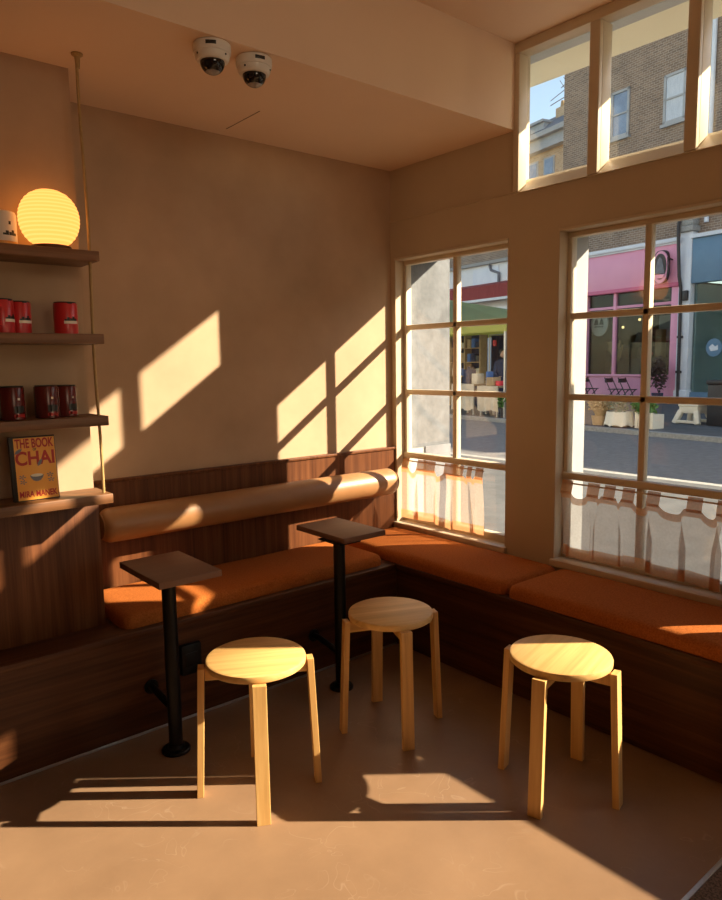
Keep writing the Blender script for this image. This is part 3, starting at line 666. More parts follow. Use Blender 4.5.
# door mat
b = MB(); b.box((1.35, -0.3, 0.0005), (2.86, 0.806, 0.008), 0.002); o = b.build('door_mat', m_mat); origin(o, (2.1, 0.3, 0)); tag(o, 'flecked brown coir door mat behind a metal strip at the near right corner', 'mat')

# ------------------------------------------------------------------ street
# street frame: s runs along the far shop fronts, o out from them towards us, z up
GZ = -0.05; A8 = math.radians(8); P0 = Vector((24.69, 13.54, 0))
U = Vector((math.sin(A8), math.cos(A8), 0)); NO = Vector((-math.cos(A8), math.sin(A8), 0))
FR = Matrix((( U.x, NO.x, 0, P0.x), (U.y, NO.y, 0, P0.y), (0, 0, 1, 0), (0, 0, 0, 1)))
def F(s, o, z): return FR @ Vector((s, o, z))
def fthing(name, label, cat, s, o, z=GZ, group=None):
    t = thing(name, label, cat, F(s, o, z), math.atan2(U.y, U.x), group); t['so'] = (s, o, z); return t
def fb(mb, name, mat, t, angle=35):
    """meshes given in street coordinates, parented to a street thing (whose x axis is s, y axis is o)"""
    s, o, z = t['so']; at(mb, Matrix.Translation((-s, -o, -z))); return mb.build(name, mat, t, True, angle)
# local frame of a street thing: x = s, y = +o (rotation by atan2(U) sends x->U, y->NO)

b = MB(); b.box((XO, -14, GZ - 0.2), (8.75, 26, GZ)); struct(b.build('pavement', m_slab))
b = MB(); b.box((8.75, -30, GZ - 0.3), (8.90, 40, GZ)); struct(b.build('kerb', m_kerb))
b = MB(); at(b, Matrix.Identity(4)); b.box((8.90, -30, GZ - 0.32), (15.5, 40, GZ - 0.10)); struct(b.build('road', m_asphalt))
b = MB(); b.box((-30, -1.0, GZ - 0.3), (25, 9.2, GZ)); at(b, FR); struct(b.build('pavement', m_slab))
b = MB(); b.box((-30, 9.2, GZ - 0.3), (25, 9.38, GZ)); at(b, FR); struct(b.build('kerb', m_kerb))

# brick terrace over the shops
t = fthing('brick_building', 'tall brown brick terrace with white sash windows above the pink shop', 'building', 1.0, -0.2)
b = MB(); b.box((-9.0, -8, 5.55), (4.03, -0.12, 15.2)); b.box((2.62, -8, GZ), (4.03, -0.12, 5.55)); fb(b, 'brick_wall', m_brick, t)
b = MB(); b.box((-9.0, -8, 15.2), (4.03, 0.0, 15.5)); fb(b, 'parapet', m_kerb, t)
def sash(s0, s1, z0, z1, mpane):
    b = MB()
    for a in ((s0, s0 + 0.09, z0, z1), (s1 - 0.09, s1, z0, z1), (s0, s1, z0, z0 + 0.1), (s0, s1, z1 - 0.09, z1), (s0, s1, (z0 + z1) / 2 - 0.03, (z0 + z1) / 2 + 0.03)):
        b.box((a[0], -0.14, a[2]), (a[1], -0.06, a[3]))
    b.box((s0 - 0.06, -0.14, z0 - 0.10), (s1 + 0.06, 0.0, z0))
    f = fb(b, 'sash_window', m_white, t); b = MB(); b.box((s0 + 0.05, -0.135, z0 + 0.05), (s1 - 0.05, -0.10, z1 - 0.05)); at(b, Matrix.Translation((-1.0, 0.2, -GZ))); b.build('pane', mpane, f, True)
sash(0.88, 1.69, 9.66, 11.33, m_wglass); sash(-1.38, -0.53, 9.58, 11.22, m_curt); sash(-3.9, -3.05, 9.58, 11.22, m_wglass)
b = MB(); b.tube([(-2.36, -0.03, 6.0), (-2.36, -0.03, 15.0)], 0.075, 10); fb(b, 'rain_pipe', m_pilaster, t)

# pink shop
t = fthing('pink_shopfront', 'pink painted shopfront with large dark windows across the street', 'shop', 0.5, 0)
b = MB(); b.box((-1.56, -0.1, 4.12), (2.62, 0.16, 5.48), 0.02); fb(b, 'fascia_board', m_pink, t)
b = MB(); b.box((-1.60, -0.12, 5.48), (2.66, 0.30, 5.62), 0.02); b.box((-1.58, -0.12, 5.42), (2.64, 0.22, 5.48)); fb(b, 'cornice', m_pilaster, t)
b = MB(); b.box((-1.56, -0.1, 3.98), (2.62, 0.20, 4.12), 0.01); fb(b, 'fascia_moulding', m_pinkd, t)
b = MB(); b.box((-1.30, -0.12, GZ), (2.62, 0.02, 0.90)); b.box((-1.30, -0.12, 0.86), (2.62, 0.10, 0.94), 0.01); fb(b, 'stall_riser', m_pink, t)
for s0, s1 in ((-1.56, -1.27), (2.42, 2.62)):
    b = MB(); b.box((s0, -0.1, GZ), (s1, 0.12, 3.98), 0.01); fb(b, 'side_pilaster', m_pink, t)
for s0 in (1.10, -0.30):
    b = MB(); b.box((s0, -0.1, 0.94), (s0 + 0.13, 0.05, 3.98), 0.01); fb(b, 'mullion', m_pink, t)
b = MB(); b.box((-1.27, -0.1, 3.40), (2.42, 0.03, 3.50), 0.01); fb(b, 'window_bar', m_pink, t)
b = MB(); b.box((-1.27, -0.06, 0.94), (2.42, -0.03, 3.98)); fb(b, 'shop_window', m_shopglass, t)
b = MB(); b.box((-1.4, -4.0, GZ), (2.6, -3.9, 4.1)); b.box((-1.45, -4.0, GZ), (-1.35, -0.12, 4.1)); b.box((2.55, -4.0, GZ), (2.62, -0.12, 4.1)); b.box((-1.4, -4, 4.1), (2.6, -0.1, 4.2)); b.box((-1.4, -4, GZ), (2.6, -0.13, 0.02)); fb(b, 'shop_interior', m_dark, t)
b = MB(); b.box((-0.2, -1.6, 0.02), (2.3, -0.9, 1.55), 0.02); b.box((0.3, -1.4, 1.55), (0.9, -1.0, 2.0), 0.03); fb(b, 'counter', m_bin, t)
b = MB(); b.lathe([(0.05, 0.0), (0.28, 0.0), (0.17, 0.40), (0.05, 0.40)], 20, (0.55, -0.8, 2.1)); b.tube([(0.55, -0.8, 1.5), (0.55, -0.8, 2.15)], 0.03); fb(b, 'window_lamp', m_dark, t)
for sx, zz in ((-0.75, 2.55), (0.2, 1.7), (0.75, 3.0), (1.5, 2.75)):
    b = MB(); b.ball((sx, -0.9, zz), 0.055 if zz > 2 else 0.07); fb(b, 'lit_bulb', mat_emit('warm_bulb', (1, 0.62, 0.25), 3.0) if zz > 2 else m_redplastic, t)
b = MB(); b.box((0.15, -2.4, 2.2), (0.95, -2.36, 3.2)); fb(b, 'wall_mirror', m_curt, t)
for s0, z0, ww, hh, m_ in ((-1.0, 0.3, 0.5, 1.9, m_navy), (-0.15, 0.3, 0.28, 2.3, m_crate), (1.25, 1.55, 0.3, 0.5, m_bin), (1.9, 0.3, 0.5, 1.6, m_bin)):
    b = MB(); b.box((s0, -1.3, z0), (s0 + ww, -1.0, z0 + hh), 0.03); fb(b, 'display_stand', m_, t)
b = MB(); random.seed(4)
for k in range(14):
    a = random.uniform(-.5, .5); b.tube([(1.75 + 0.05 * a, -0.55, 1.0), (1.65 - 0.5 * abs(a) + a * .3, -0.5, 1.55), (1.5 + a * .8, -0.45, 1.9 + random.uniform(0, .35))], [0.02, 0.02, 0.035], 5)
fb(b, 'dried_grass_display', m_straw, t)
# hanging oval sign with the pale outline and peaked emblem
t2 = fthing('projecting_sign', 'black and pink oval sign projecting beside the pink fascia', 'sign', -1.0, 0.42, 4.7)
def ov(cs, cz, rs, rz, o0, d, n=40): return [(cs + rs * math.cos(2 * PI * k / n), o0, cz + rz * math.sin(2 * PI * k / n)) for k in range(n)], (0, d, 0)
b = MB(); b.poly([(-0.66 + -0.38 * (1 - math.cos(a)) * 0 + 0, 0.30, 0) if False else (-0.93 + 0.30 * math.copysign(abs(math.cos(a)) ** 0.6, math.cos(a)), 0.20, 4.70 + 0.56 * math.copysign(abs(math.sin(a)) ** 0.6, math.sin(a))) for a in [2 * PI * k / 40 for k in range(40)]], (0, 0.08, 0)); fb(b, 'sign_panel', m_bin, t2)
b = MB(); b.poly(*ov(-1.03, 4.66, 0.31, 0.55, 0.42, 0.05)); fb(b, 'oval_rim', m_pink, t2)
b = MB(); b.poly(*ov(-1.03, 4.68, 0.245, 0.44, 0.47, 0.02)); fb(b, 'oval_face', m_bin, t2)
b = MB(); b.poly([(-1.03 + x, 0.49, 4.68 + z) for x, z in ((-0.20, -0.24), (0.20, -0.24), (0.08, 0.24), (0.0, 0.32), (-0.08, 0.24))], (0, 0.015, 0)); fb(b, 'peaked_emblem', m_slate, t2)
b = MB(); b.poly([(-1.03 + x, 0.49, 4.68 + z) for x, z in ((-0.22, -0.27), (0.22, -0.27), (0.12, -0.40), (-0.12, -0.40))], (0, 0.015, 0)); fb(b, 'emblem_foot', m_pink, t2)
b = MB(); b.tube([(-1.28, 0.12, 4.9), (-1.30, 0.45, 4.95), (-1.33, 0.45, 4.55), (-1.30, 0.45, 4.3)], 0.03, 8); b.tube([(-0.93, 0.16, 5.0), (-0.93, 0.24, 5.0)], 0.03, 8); fb(b, 'bracket', m_bin, t2)
# round window sign
t2 = fthing('round_window_sign', 'round white sign with black marks hanging in the pink shop window', 'sign', 2.1, -0.2, 2.9)
b = MB(); b.poly(*ov(2.13, 2.92, 0.42, 0.50, -0.30, 0.04)); fb(b, 'sign_disc', m_tinwhite, t2)
b = MB(); b.poly([(2.13 + x, -0.255, 2.98 + z) for x, z in ((-0.24, -0.12), (-0.02, -0.12), (-0.06, 0.02), (-0.13, 0.16), (-0.2, 0.02))], (0, 0.01, 0)); b.poly([(2.13 + x, -0.255, 2.98 + z) for x, z in ((0.02, -0.12), (0.24, -0.12), (0.18, 0.06), (0.1, 0.14), (0.04, 0.0))], (0, 0.01, 0)); fb(b, 'peaked_emblem', m_ink, t2)
b = MB()
for k in range(6): b.box((1.93 + 0.07 * k, -0.258, 2.76), (1.97 + 0.07 * k, -0.248, 2.82))
fb(b, 'lettering_row', m_ink, t2)
b = MB(); b.tube([(2.0, -0.28, 3.4), (2.0, -0.28, 4.0)], 0.008, 6); b.tube([(2.26, -0.28, 3.4), (2.26, -0.28, 4.0)], 0.008, 6); fb(b, 'hanging_cord', m_ink, t2)

# pale pilaster with drain pipe and grey box
t = fthing('stone_pilaster', 'pale blue white pilaster between the pink and the blue shop', 'pilaster', -1.8, 0.1)
b = MB(); b.box((-2.02, -0.2, GZ), (-1.57, 0.18, 5.75), 0.02); fb(b, 'shaft', m_pilaster, t)
b = MB(); b.box((-2.10, -0.2, 5.75), (-1.52, 0.30, 5.95), 0.03); b.box((-2.06, -0.2, 5.95), (-1.56, 0.26, 6.25), 0.06); fb(b, 'capital', m_kerb, t)
b = MB(); b.box((-2.06, -0.2, GZ), (-1.56, 0.24, 0.4), 0.02); fb(b, 'plinth_block', m_pilaster, t)
t = fthing('drain_pipe', 'black drain pipe running down the pale pilaster', 'pipe', -1.62, 0.26)
b = MB(); b.tube([(-1.60, 0.24, 6.6), (-1.60, 0.36, 5.9), (-1.63, 0.36, 5.3), (-1.66, 0.30, 4.3), (-1.70, 0.24, 3.9), (-1.74, 0.23, 0.1)], 0.055, 10); fb(b, 'pipe', m_bin, t)
for z in (1.0, 2.2, 3.2):
    b = MB(); b.box((-1.82, 0.18, z), (-1.66, 0.30, z + 0.08)); fb(b, 'pipe_clip', m_bin, t)
b = MB(); b.box((-1.98, 0.182, 3.46), (-1.79, 0.30, 3.80), 0.03); o = at(b, FR).build('alarm_box', m_bin); origin(o, F(-1.8, 0.2, 3.6)); tag(o, 'small dark alarm box high on the pale pilaster', 'box')

# blue shop
t = fthing('blue_shopfront', 'slate blue shopfront at the right edge beside the pale pilaster', 'shop', -4, 0)
b = MB(); b.box((-9.0, -0.1, 4.02), (-2.04, 0.20, 5.50), 0.02); fb(b, 'fascia_board', m_blue, t)
b = MB(); b.box((-9.0, -0.1, 5.50), (-2.02, 0.30, 5.62)); fb(b, 'cornice', m_pilaster, t)
b = MB(); b.box((-9.0, -0.1, GZ), (-2.04, 0.05, 0.35)); fb(b, 'stall_riser', m_blue, t)
b = MB(); b.box((-9.0, -0.06, 0.35), (-2.04, -0.03, 4.02)); fb(b, 'shop_window', m_shopglass, t)
b = MB(); b.box((-9.0, -3.0, GZ), (-2.04, -2.9, 4.02)); b.box((-2.1, -3, GZ), (-2.04, -0.1, 4.02)); b.box((-9, -3, GZ), (-2.04, -0.1, 0.0)); fb(b, 'shop_interior', mat_noise('pale_teal_room', (0.55, 0.68, 0.70), (0.68, 0.80, 0.80), 1, 0.8), t)
b = MB(); b.poly(*ov(-2.85, 1.85, 0.28, 0.30, -0.02, 0.03)); fb(b, 'window_roundel', m_blue, t)
b = MB(); b.poly([(-2.85 + x, 0.012, 1.85 + z) for x, z in ((-0.15, -0.08), (0.1, -0.12), (0.17, 0.02), (0.05, 0.12), (-0.05, 0.03), (-0.14, 0.09))], (0, 0.01, 0)); fb(b, 'roundel_emblem', m_pilaster, t)
# white market end building and red awning to the left
t = fthing('white_building', 'white rendered building above the red awning seen through the left window', 'building', 10, -1.6)
b = MB(); b.box((6.8, -9, GZ), (15, -1.7, 6.25)); fb(b, 'rendered_wall', m_rend, t)
b = MB(); b.box((6.75, -9, 6.25), (15, -1.5, 6.4)); fb(b, 'eaves', m_kerb, t)
b = MB(); b.box((6.8, -9, 6.4), (15, -1.75, 9.6)); fb(b, 'brick_upper_storey', m_brick, t)
b = MB(); b.tube([(9.35, -1.62, 5.0), (9.35, -1.62, 5.75), (9.9, -1.62, 5.95), (10.0, -1.62, 6.2)], 0.07, 8); fb(b, 'rain_pipe', m_slate, t)
b = MB(); b.box((9.4, -1.72, 4.95), (11.3, -1.66, 6.1)); fb(b, 'pale_panel', m_pilaster, t)
b = MB(); b.box((6.9, -1.72, GZ), (14.9, -1.62, 3.2)); fb(b, 'shop_window', m_wglass, t)
b = MB(); b.box((6.9, -1.72, 3.9), (14.9, -1.3, 4.1)); b.box((6.9, -1.72, 3.2), (14.9, -1.35, 3.75)); fb(b, 'shop_sign', m_rend, t)
b = MB(); b.box((6.9, -1.70, 3.75), (14.9, -1.5, 3.9)); fb(b, 'shadow_gap', m_slate, t)
t = fthing('red_awning', 'long dark red shop awning on the white building', 'awning', 10, -1.2, 4.0)
b = MB(); b.poly([(6.9, -1.69, 5.35), (6.9, -1.0, 5.15), (6.9, -1.0, 4.52), (6.9, -1.69, 4.52)], (8.0, 0, 0)); fb(b, 'canvas', m_awn, t)
b = MB(); b.box((6.9, -1.0, 4.40), (14.9, -0.92, 4.52)); fb(b, 'front_rail', m_rend, t)
# distant house and aerial
t = thing('distant_house', 'distant pale brick house with slate roof and white cornice beyond the terrace', 'building', (40, 30, GZ))
def DH(mb, name, m_): 
    at(mb, Matrix.Translation((39.7, 29.3, 0)) @ Matrix.Rotation(math.radians(82 - 90 - 5), 4, 'Z') @ Matrix.Identity(4)); return mb.build(name, m_, t)
# local: x away from us, y along the street (left positive)
b = MB(); b.box((0, -6, GZ), (8, 5, 14.85)); DH(b, 'brick_wall', m_brick2)
b = MB(); b.box((-0.5, -6.1, 14.85), (8, 5.2, 15.15)); b.box((-0.25, -6.1, 15.15), (8, 5.2, 15.65)); b.box((-0.6, -6.1, 15.65), (8, 5.2, 15.95)); DH(b, 'cornice', m_white)
b = MB(); b.poly([(-0.2, 3.3, 15.95), (1.9, 3.3, 17.6), (6, 3.3, 17.6), (8, 3.3, 15.95)], (0, -9.3, 0)); DH(b, 'roof', m_slate)
b = MB(); b.box((0.6, 0.2, 15.95), (2.2, 1.5, 17.0)); b.box((0.4, 0.1, 17.0), (2.3, 1.6, 17.15)); DH(b, 'dormer', m_white)
b = MB(); b.box((1.5, -0.9, 16.5), (2.3, 0.1, 17.9)); DH(b, 'chimney_stack', m_brick2)
for k in range(3):
    b = MB(); b.lathe([(0.12, 0), (0.15, 0.1), (0.1, 0.5), (0, 0.5)], 10, (1.9, -0.7 + 0.3 * k, 17.9)); DH(b, 'chimney_pot', m_crate)
for yy in (0.45, -1.1):
    b = MB(); b.box((-0.06, yy - 0.5, 12.6), (0.02, yy + 0.5, 14.4)); f = DH(b, 'window', m_white)
    b = MB(); b.box((-0.09, yy - 0.38, 12.72), (-0.05, yy + 0.38, 14.28)); at(b, Matrix.Translation((39.7, 29.3, 0)) @ Matrix.Rotation(math.radians(-13), 4, 'Z')); b.build('pane', m_wglass, f)
b = MB(); b.tube([(2.2, -0.5, 17.8), (2.2, -0.5, 20.4)], 0.04, 6); b.tube([(2.2, 0.4, 19.4), (2.2, -2.0, 20.2)], 0.03, 6)
for k in range(7): b.tube([(1.9, 0.2 - 0.33 * k, 19.47 + 0.11 * k + 0.28), (2.5, 0.2 - 0.33 * k, 19.47 + 0.11 * k - 0.28)], 0.02, 5)
b.tube([(2.2, 1.4, 18.6), (2.2, -1.9, 18.9)], 0.03, 6); b.tube([(2.2, 1.4, 18.9), (2.2, -0.5, 19.3)], 0.025, 6); DH(b, 'roof_aerial', m_slate)
# lower terrace further along, out of view to the right, that shades the road
t = fthing('brick_terrace', 'lower brick terrace continuing down the street beyond the blue shop', 'building', -15, -1)
b = MB(); b.box((-32, -8, GZ), (-16.3, -0.12, 9.0)); b.box((-15.8, -8, GZ), (-9.02, -0.12, 9.0)); b.box((-16.3, -8, GZ), (-15.8, -0.5, 4.5)); fb(b, 'brick_wall', m_brick, t)  # gap between the blocks shaped to send a sun streak across the road

k = 5
for y in (5.5, 9.0, 12.5, 16.0, 19.5):
    for z in (0.8, 4.3, 7.6):
        b = MB(); b.box((XO - 0.002, y, z), (XO + 0.03, y + 1.5, z + 2.1)); struct(b.build('window_%d' % k, m_wglass)); k += 1
# market stall: canopy, tables, goods
t = fthing('market_canopy', 'lime green market canopy over the stall behind the left window', 'canopy', 0.4, 7.6)
cs, co = 1.25, 7.5; hs, hw = 3.8, 1.6; ez = 2.60; ap = 3.58
b = MB()
vt = [b.bm.verts.new((cs + a * hs, co + c * hw, ez)) for a, c in ((-1, -1), (1, -1), (1, 1), (-1, 1))]; tp = [b.bm.verts.new((cs + a, co, ap)) for a in (0.8, 1.7)]
q = lambda *v: b.bm.faces.new(v)
q(vt[0], vt[1], tp[1], tp[0]); q(vt[1], vt[2], tp[1]); q(vt[2], vt[3], tp[0], tp[1]); q(vt[3], vt[0], tp[0])
bmesh.ops.solidify(b.bm, geom=b.bm.faces[:], thickness=0.02)
fb(b, 'canopy_roof', m_tent, t)
b = MB()
for c in (-1, 1): b.box((cs - hs, co + c * hw - 0.01, ez - 0.30), (cs + hs, co + c * hw + 0.01, ez))
for a in (-1, 1): b.box((cs + a * hs - 0.01, co - hw, ez - 0.30), (cs + a * hs + 0.01, co + hw, ez))
fb(b, 'valance', m_tent2, t)
for a, c in ((-1, -1), (1, -1), (1, 1), (-1, 1)):
    b = MB(); b.box((cs + a * (hs - .03) - 0.03, co + c * (hw - .03) - 0.03, GZ), (cs + a * (hs - .03) + 0.03, co + c * (hw - .03) + 0.03, ez)); fb(b, 'leg', m_steel, t)
def stall_table(s0, s1, o0, o1, zt, label, drop):
    t = fthing('stall_table', label, 'table', (s0 + s1) / 2, (o0 + o1) / 2, GZ, 'market stall tables')
    b = MB(); b.box((s0, o0, zt - 0.04), (s1, o1, zt), 0.01); fb(b, 'tabletop', m_crate, t)
    for a in (s0 + 0.06, s1 - 0.06):
        for c in (o0 + 0.06, o1 - 0.06):
            b = MB(); b.box((a - 0.025, c - 0.025, GZ), (a + 0.025, c + 0.025, zt - 0.04)); fb(b, 'leg', m_steel, t)
    b = MB(); n = 40
    def fn(u, v):
        s = s0 - 0.03 + (s1 - s0 + 0.06) * u; return Vector((s, o1 + 0.02 + 0.03 * v * math.sin(s * 21), zt + 0.004 - (zt - drop - 0.03 * math.sin(s * 9)) * v))
    b.sheet(fn, n, 10); b.sheet(lambda u, v: Vector((s0 - 0.03 + (s1 - s0 + 0.06) * u, o1 + 0.02 - (o1 - o0 + 0.04) * v, zt + 0.006)), 4, 4)
    fb(b, 'table_cloth', m_cloth, t, 80); return t
stall_table(-2.15, -1.35, 8.4, 9.0, 0.80, 'cloth covered stall table with a red box under the green canopy', 0.10)
stall_table(-1.15, -0.2, 8.4, 9.0, 0.84, 'cloth covered stall table with a navy bag under the green canopy', 0.10)
t = fthing('stall_shelving', 'dark timber shelving stacked with goods at the back of the market stall', 'shelving', 2.2, 6.3)
b = MB()
for a in (1.5, 2.3, 3.1): b.box((a - 0.03, 6.15, GZ), (a + 0.03, 6.45, 2.4))
for z in (0.5, 0.98, 1.46, 1.94): b.box((1.5, 6.15, z), (3.1, 6.45, z + 0.03))
fb(b, 'shelf_rack', m_crate, t); b = MB(); b.box((1.5, 6.10, GZ), (3.1, 6.15, 2.4)); fb(b, 'back_board', m_navy, t)
random.seed(11)
for k in range(18):
    s = 1.56 + 0.126 * (k % 6) + (0.06 if k % 6 > 2 else 0) + 0.0; s = (1.58, 1.80, 2.02, 2.36, 2.60, 2.84)[k % 6]; z = (1.01, 1.49, 1.97)[k // 6]; b = MB(); b.box((s, 6.20, z + 0.001), (s + 0.17, 6.42, z + random.uniform(0.18, 0.34)), 0.01)
    o = at(b, FR).build('goods_box', (m_cloth, m_bluetarp, m_bin, m_crate, m_navy)[(k * 7) % 5]); origin(o, F(s + .05, 6.3, z))
    tag(o, 'small box of goods on the dark timber stall shelving', 'box', 'goods on the stall shelving')
t = fthing('hanging_tarp', 'blue tarpaulin sheet hanging at the back of the stall behind the person', 'tarpaulin', 0.6, 6.1)
b = MB(); b.sheet(lambda u, v: Vector((0.0 + 1.35 * u, 6.1 + 0.03 * math.sin(30 * u), 0.1 + 2.25 * v)), 50, 4); r_ = bmesh.ops.solidify(b.bm, geom=b.bm.faces[:], thickness=0.01); fb(b, 'sheet', m_navy, t, 60)
b = MB(); b.box((1.0, 6.15, 2.0), (1.14, 6.19, 2.2)); fb(b, 'pink_tag', m_redplastic, t)
b = MB(); b.tube([(-0.05, 6.1, 2.38), (1.4, 6.1, 2.38)], 0.02, 8); b.tube([(-0.05, 6.1, GZ), (-0.05, 6.1, 2.38)], 0.02, 8); b.tube([(1.4, 6.1, GZ), (1.4, 6.1, 2.38)], 0.02, 8); fb(b, 'pole_frame', m_steel, t)
# goods on the tables
for k, (s, o_, z, m_, dims, lab) in enumerate(((-1.68, 8.72, 0.808, m_crate, (0.30, 0.3, 0.24), 'raw timber box on the stall table beside the red box'), (-1.92, 8.7, 0.808, m_redplastic, (0.16, 0.2, 0.14), 'small red box on the right end of the stall table'), (-1.44, 8.65, 0.808, m_bluetarp, (0.12, 0.2, 0.40), 'tall blue bottle box on the stall table beside the timber box'),
        (-0.98, 8.7, 0.848, m_cloth, (0.26, 0.26, 0.30), 'pale paper parcel on the stall table beside the navy bag'), (-0.62, 8.7, 0.848, m_navy, (0.3, 0.26, 0.42), 'navy fabric bag standing on the left stall table'))):
    b = MB(); b.box((s - dims[0] / 2, o_ - dims[1] / 2, z), (s + dims[0] / 2, o_ + dims[1] / 2, z + dims[2]), 0.02)
    o = at(b, FR).build('stall_goods', m_); origin(o, F(s, o_, z)); tag(o, lab, 'goods')
def bike(s, o_, label):
    t = fthing('bicycle', label, 'bicycle', s, o_, GZ)
    for dx in (-0.52, 0.52):
        b = MB(); b.tube([(s + dx + 0.33 * math.cos(a), o_, GZ + 0.34 + 0.33 * math.sin(a)) for a in [2 * PI * i / 28 for i in range(29)]], 0.016, 6, False); fb(b, 'wheel', m_bin, t)
    b = MB()
    for p, q in (((-.52, .34), (-.15, .34)), ((-.15, .34), (-.28, .82)), ((-.28, .80), (.33, .80)), ((-.15, .34), (.36, .72)), ((.52, .34), (.33, .92)), ((-.52, .34), (-.27, .76))):
        b.tube([(s + p[0], o_, GZ + p[1]), (s + q[0], o_, GZ + q[1])], 0.018, 6)
    fb(b, 'bike_frame', m_steel, t)
    b = MB(); b.box((s - .38, o_ - .06, GZ + .84), (s - .16, o_ + .06, GZ + .90), 0.02); fb(b, 'saddle', m_bin, t)
    b = MB(); b.tube([(s + .33, o_ - .26, GZ + .98), (s + .30, o_, GZ + .94), (s + .33, o_ + .26, GZ + .98)], 0.014, 6); fb(b, 'handlebar', m_bin, t)
bike(-0.35, 7.3, 'bicycle parked under the green canopy behind the stall table')
b = MB(); random.seed(5)
t = fthing('potted_bush', 'green bush in a dark pot at the right end of the market stall', 'plant', -2.42, 8.95)
b.lathe([(0, 0), (0.13, 0), (0.17, 0.28), (0, 0.28)], 16, (-2.42, 8.95, GZ)); fb(b, 'pot', m_bin, t)
def foliage(c, R, n, seed, size=0.09, tall=1.0):
    random.seed(seed); b = MB()
    for k in range(n):
        d = Vector((random.gauss(0, 1), random.gauss(0, 1), random.gauss(0, 1))).normalized() * R * random.uniform(0.45, 1); p = Vector(c) + Vector((d.x, d.y, d.z * tall))
        q = Euler((random.uniform(0, 6), random.uniform(0, 6), random.uniform(0, 6))).to_matrix(); s_ = size * random.uniform(.6, 1.2)
        vs = [b.bm.verts.new(p + q @ Vector(v) * s_) for v in ((0, -1, 0), (.4, 0, .1), (0, 1, 0), (-.4, 0, .1))]; b.bm.faces.new(vs)
    return b
fb(foliage((-2.42, 8.95, 0.42), 0.24, 160, 6), 'leaves', m_leaf, t, 20)

# person in a dark coat standing side on by the stall
def person(s, o_, rz, label):
    t = fthing('person', label, 'person', s, o_, GZ); t.scale = (1.07, 1.07, 1.07)
    me = bpy.data.meshes.new('body'); bm = bmesh.new()
    V = {}; Rr = {}
    J = dict(pelvis=((0, 0, .93), .15), waist=((0, 0, 1.08), .14), chest=((0, .01, 1.30), .17), neck0=((0, .0, 1.47), .075), neck=((0, .02, 1.54), .055),
             shl=((-.17, 0, 1.42), .075), ell=((-.23, .03, 1.14), .055), wrl=((-.18, .24, 1.03), .038), hal=((-.15, .32, 1.03), .036),
             shr=((.17, 0, 1.42), .075), elr=((.23, .03, 1.14), .055), wrr=((.18, .24, 1.01), .038), har=((.15, .32, 1.01), .036),
             hil=((-.09, 0, .86), .11), knl=((-.10, .03, .48), .075), anl=((-.10, 0, .09), .048), tol=((-.11, .14, .045), .04),
             hir=((.09, 0, .86), .11), knr=((.10, .02, .48), .075), anr=((.10, -.02, .09), .048), tor=((.11, .12, .045), .04))
    E = [('pelvis', 'waist'), ('waist', 'chest'), ('chest', 'neck0'), ('neck0', 'neck'), ('chest', 'shl'), ('shl', 'ell'), ('ell', 'wrl'), ('wrl', 'hal'), ('chest', 'shr'), ('shr', 'elr'), ('elr', 'wrr'), ('wrr', 'har'),
         ('pelvis', 'hil'), ('hil', 'knl'), ('knl', 'anl'), ('anl', 'tol'), ('pelvis', 'hir'), ('hir', 'knr'), ('knr', 'anr'), ('anr', 'tor')]
    for k, (p, r_) in J.items(): V[k] = bm.verts.new(p)
    for a, c in E: bm.edges.new((V[a], V[c]))
    bm.verts.index_update(); idx = {k: v.index for k, v in V.items()}; bm.to_mesh(me); bm.free()
    o = bpy.data.objects.new('body', me); COL.objects.link(o); sk = o.modifiers.new('skin', 'SKIN'); ss = o.modifiers.new('sub', 'SUBSURF'); ss.levels = 2; ss.render_levels = 2
    for k, (p, r_) in J.items(): d = me.skin_vertices[0].data[idx[k]]; d.radius = (r_, r_); d.use_root = (k == 'pelvis')
    dg = bpy.context.evaluated_depsgraph_get(); dg.update(); m2 = bpy.data.meshes.new_from_object(o.evaluated_get(dg)); bpy.data.objects.remove(o)
    m2.materials.clear(); m2.materials.append(m_navy)
    for p in m2.polygons: p.use_smooth = True
    R = Matrix.Rotation(rz, 4, 'Z'); 
    zmin = min(v.co.z for v in m2.vertices); m2.transform(R @ Matrix.Translation((0, 0, -zmin + .002))); o = bpy.data.objects.new('body', m2); COL.objects.link(o); o.parent = t
    b = MB(); b.ball((0, .04, 1.655), .1, (.82, .98, 1.18), 3)
    for v in b.bm.verts:
        if v.co.y > .1 and 1.62 < v.co.z < 1.67 and abs(v.co.x) < .02: v.co.y += .02
    at(b, R); b.build('head', m_skin, t, True)
    b = MB(); b.ball((0, .015, 1.68), .108, (.9, .98, 1.08), 3); b.ball((0, -.06, 1.60), .075, (1, .8, 1.2), 2); at(b, R); b.build('hair', m_hair, t, True)
    b = MB(); b.lathe([(.20, .62), (.195, .95), (.175, 1.1), (.20, 1.3), (.17, 1.44), (.09, 1.5)], 24)
    for v in b.bm.verts: v.co.y *= .8
    at(b, R); b.build('coat', m_navy, t, True)
    for x in (-.15, .15):
        b = MB()
        for k in range(4): b.tube([(x - .02 + .014 * k, .335, 1.025), (x - .02 + .014 * k, .365, 1.03), (x - .02 + .014 * k, .385, 1.015)], [.008, .008, .006], 6)
        b.tube([(x * .82, .32, 1.03), (x * .72, .35, 1.04)], [.01, .008], 6); b.ball((x, .325, 1.025), .034, (.9, 1.1, .6), 2); at(b, R); b.build('hand', m_skin, t, True)
person(-1.22, 7.95, math.radians(60), 'person with dark hair in a navy coat standing at the market stall')

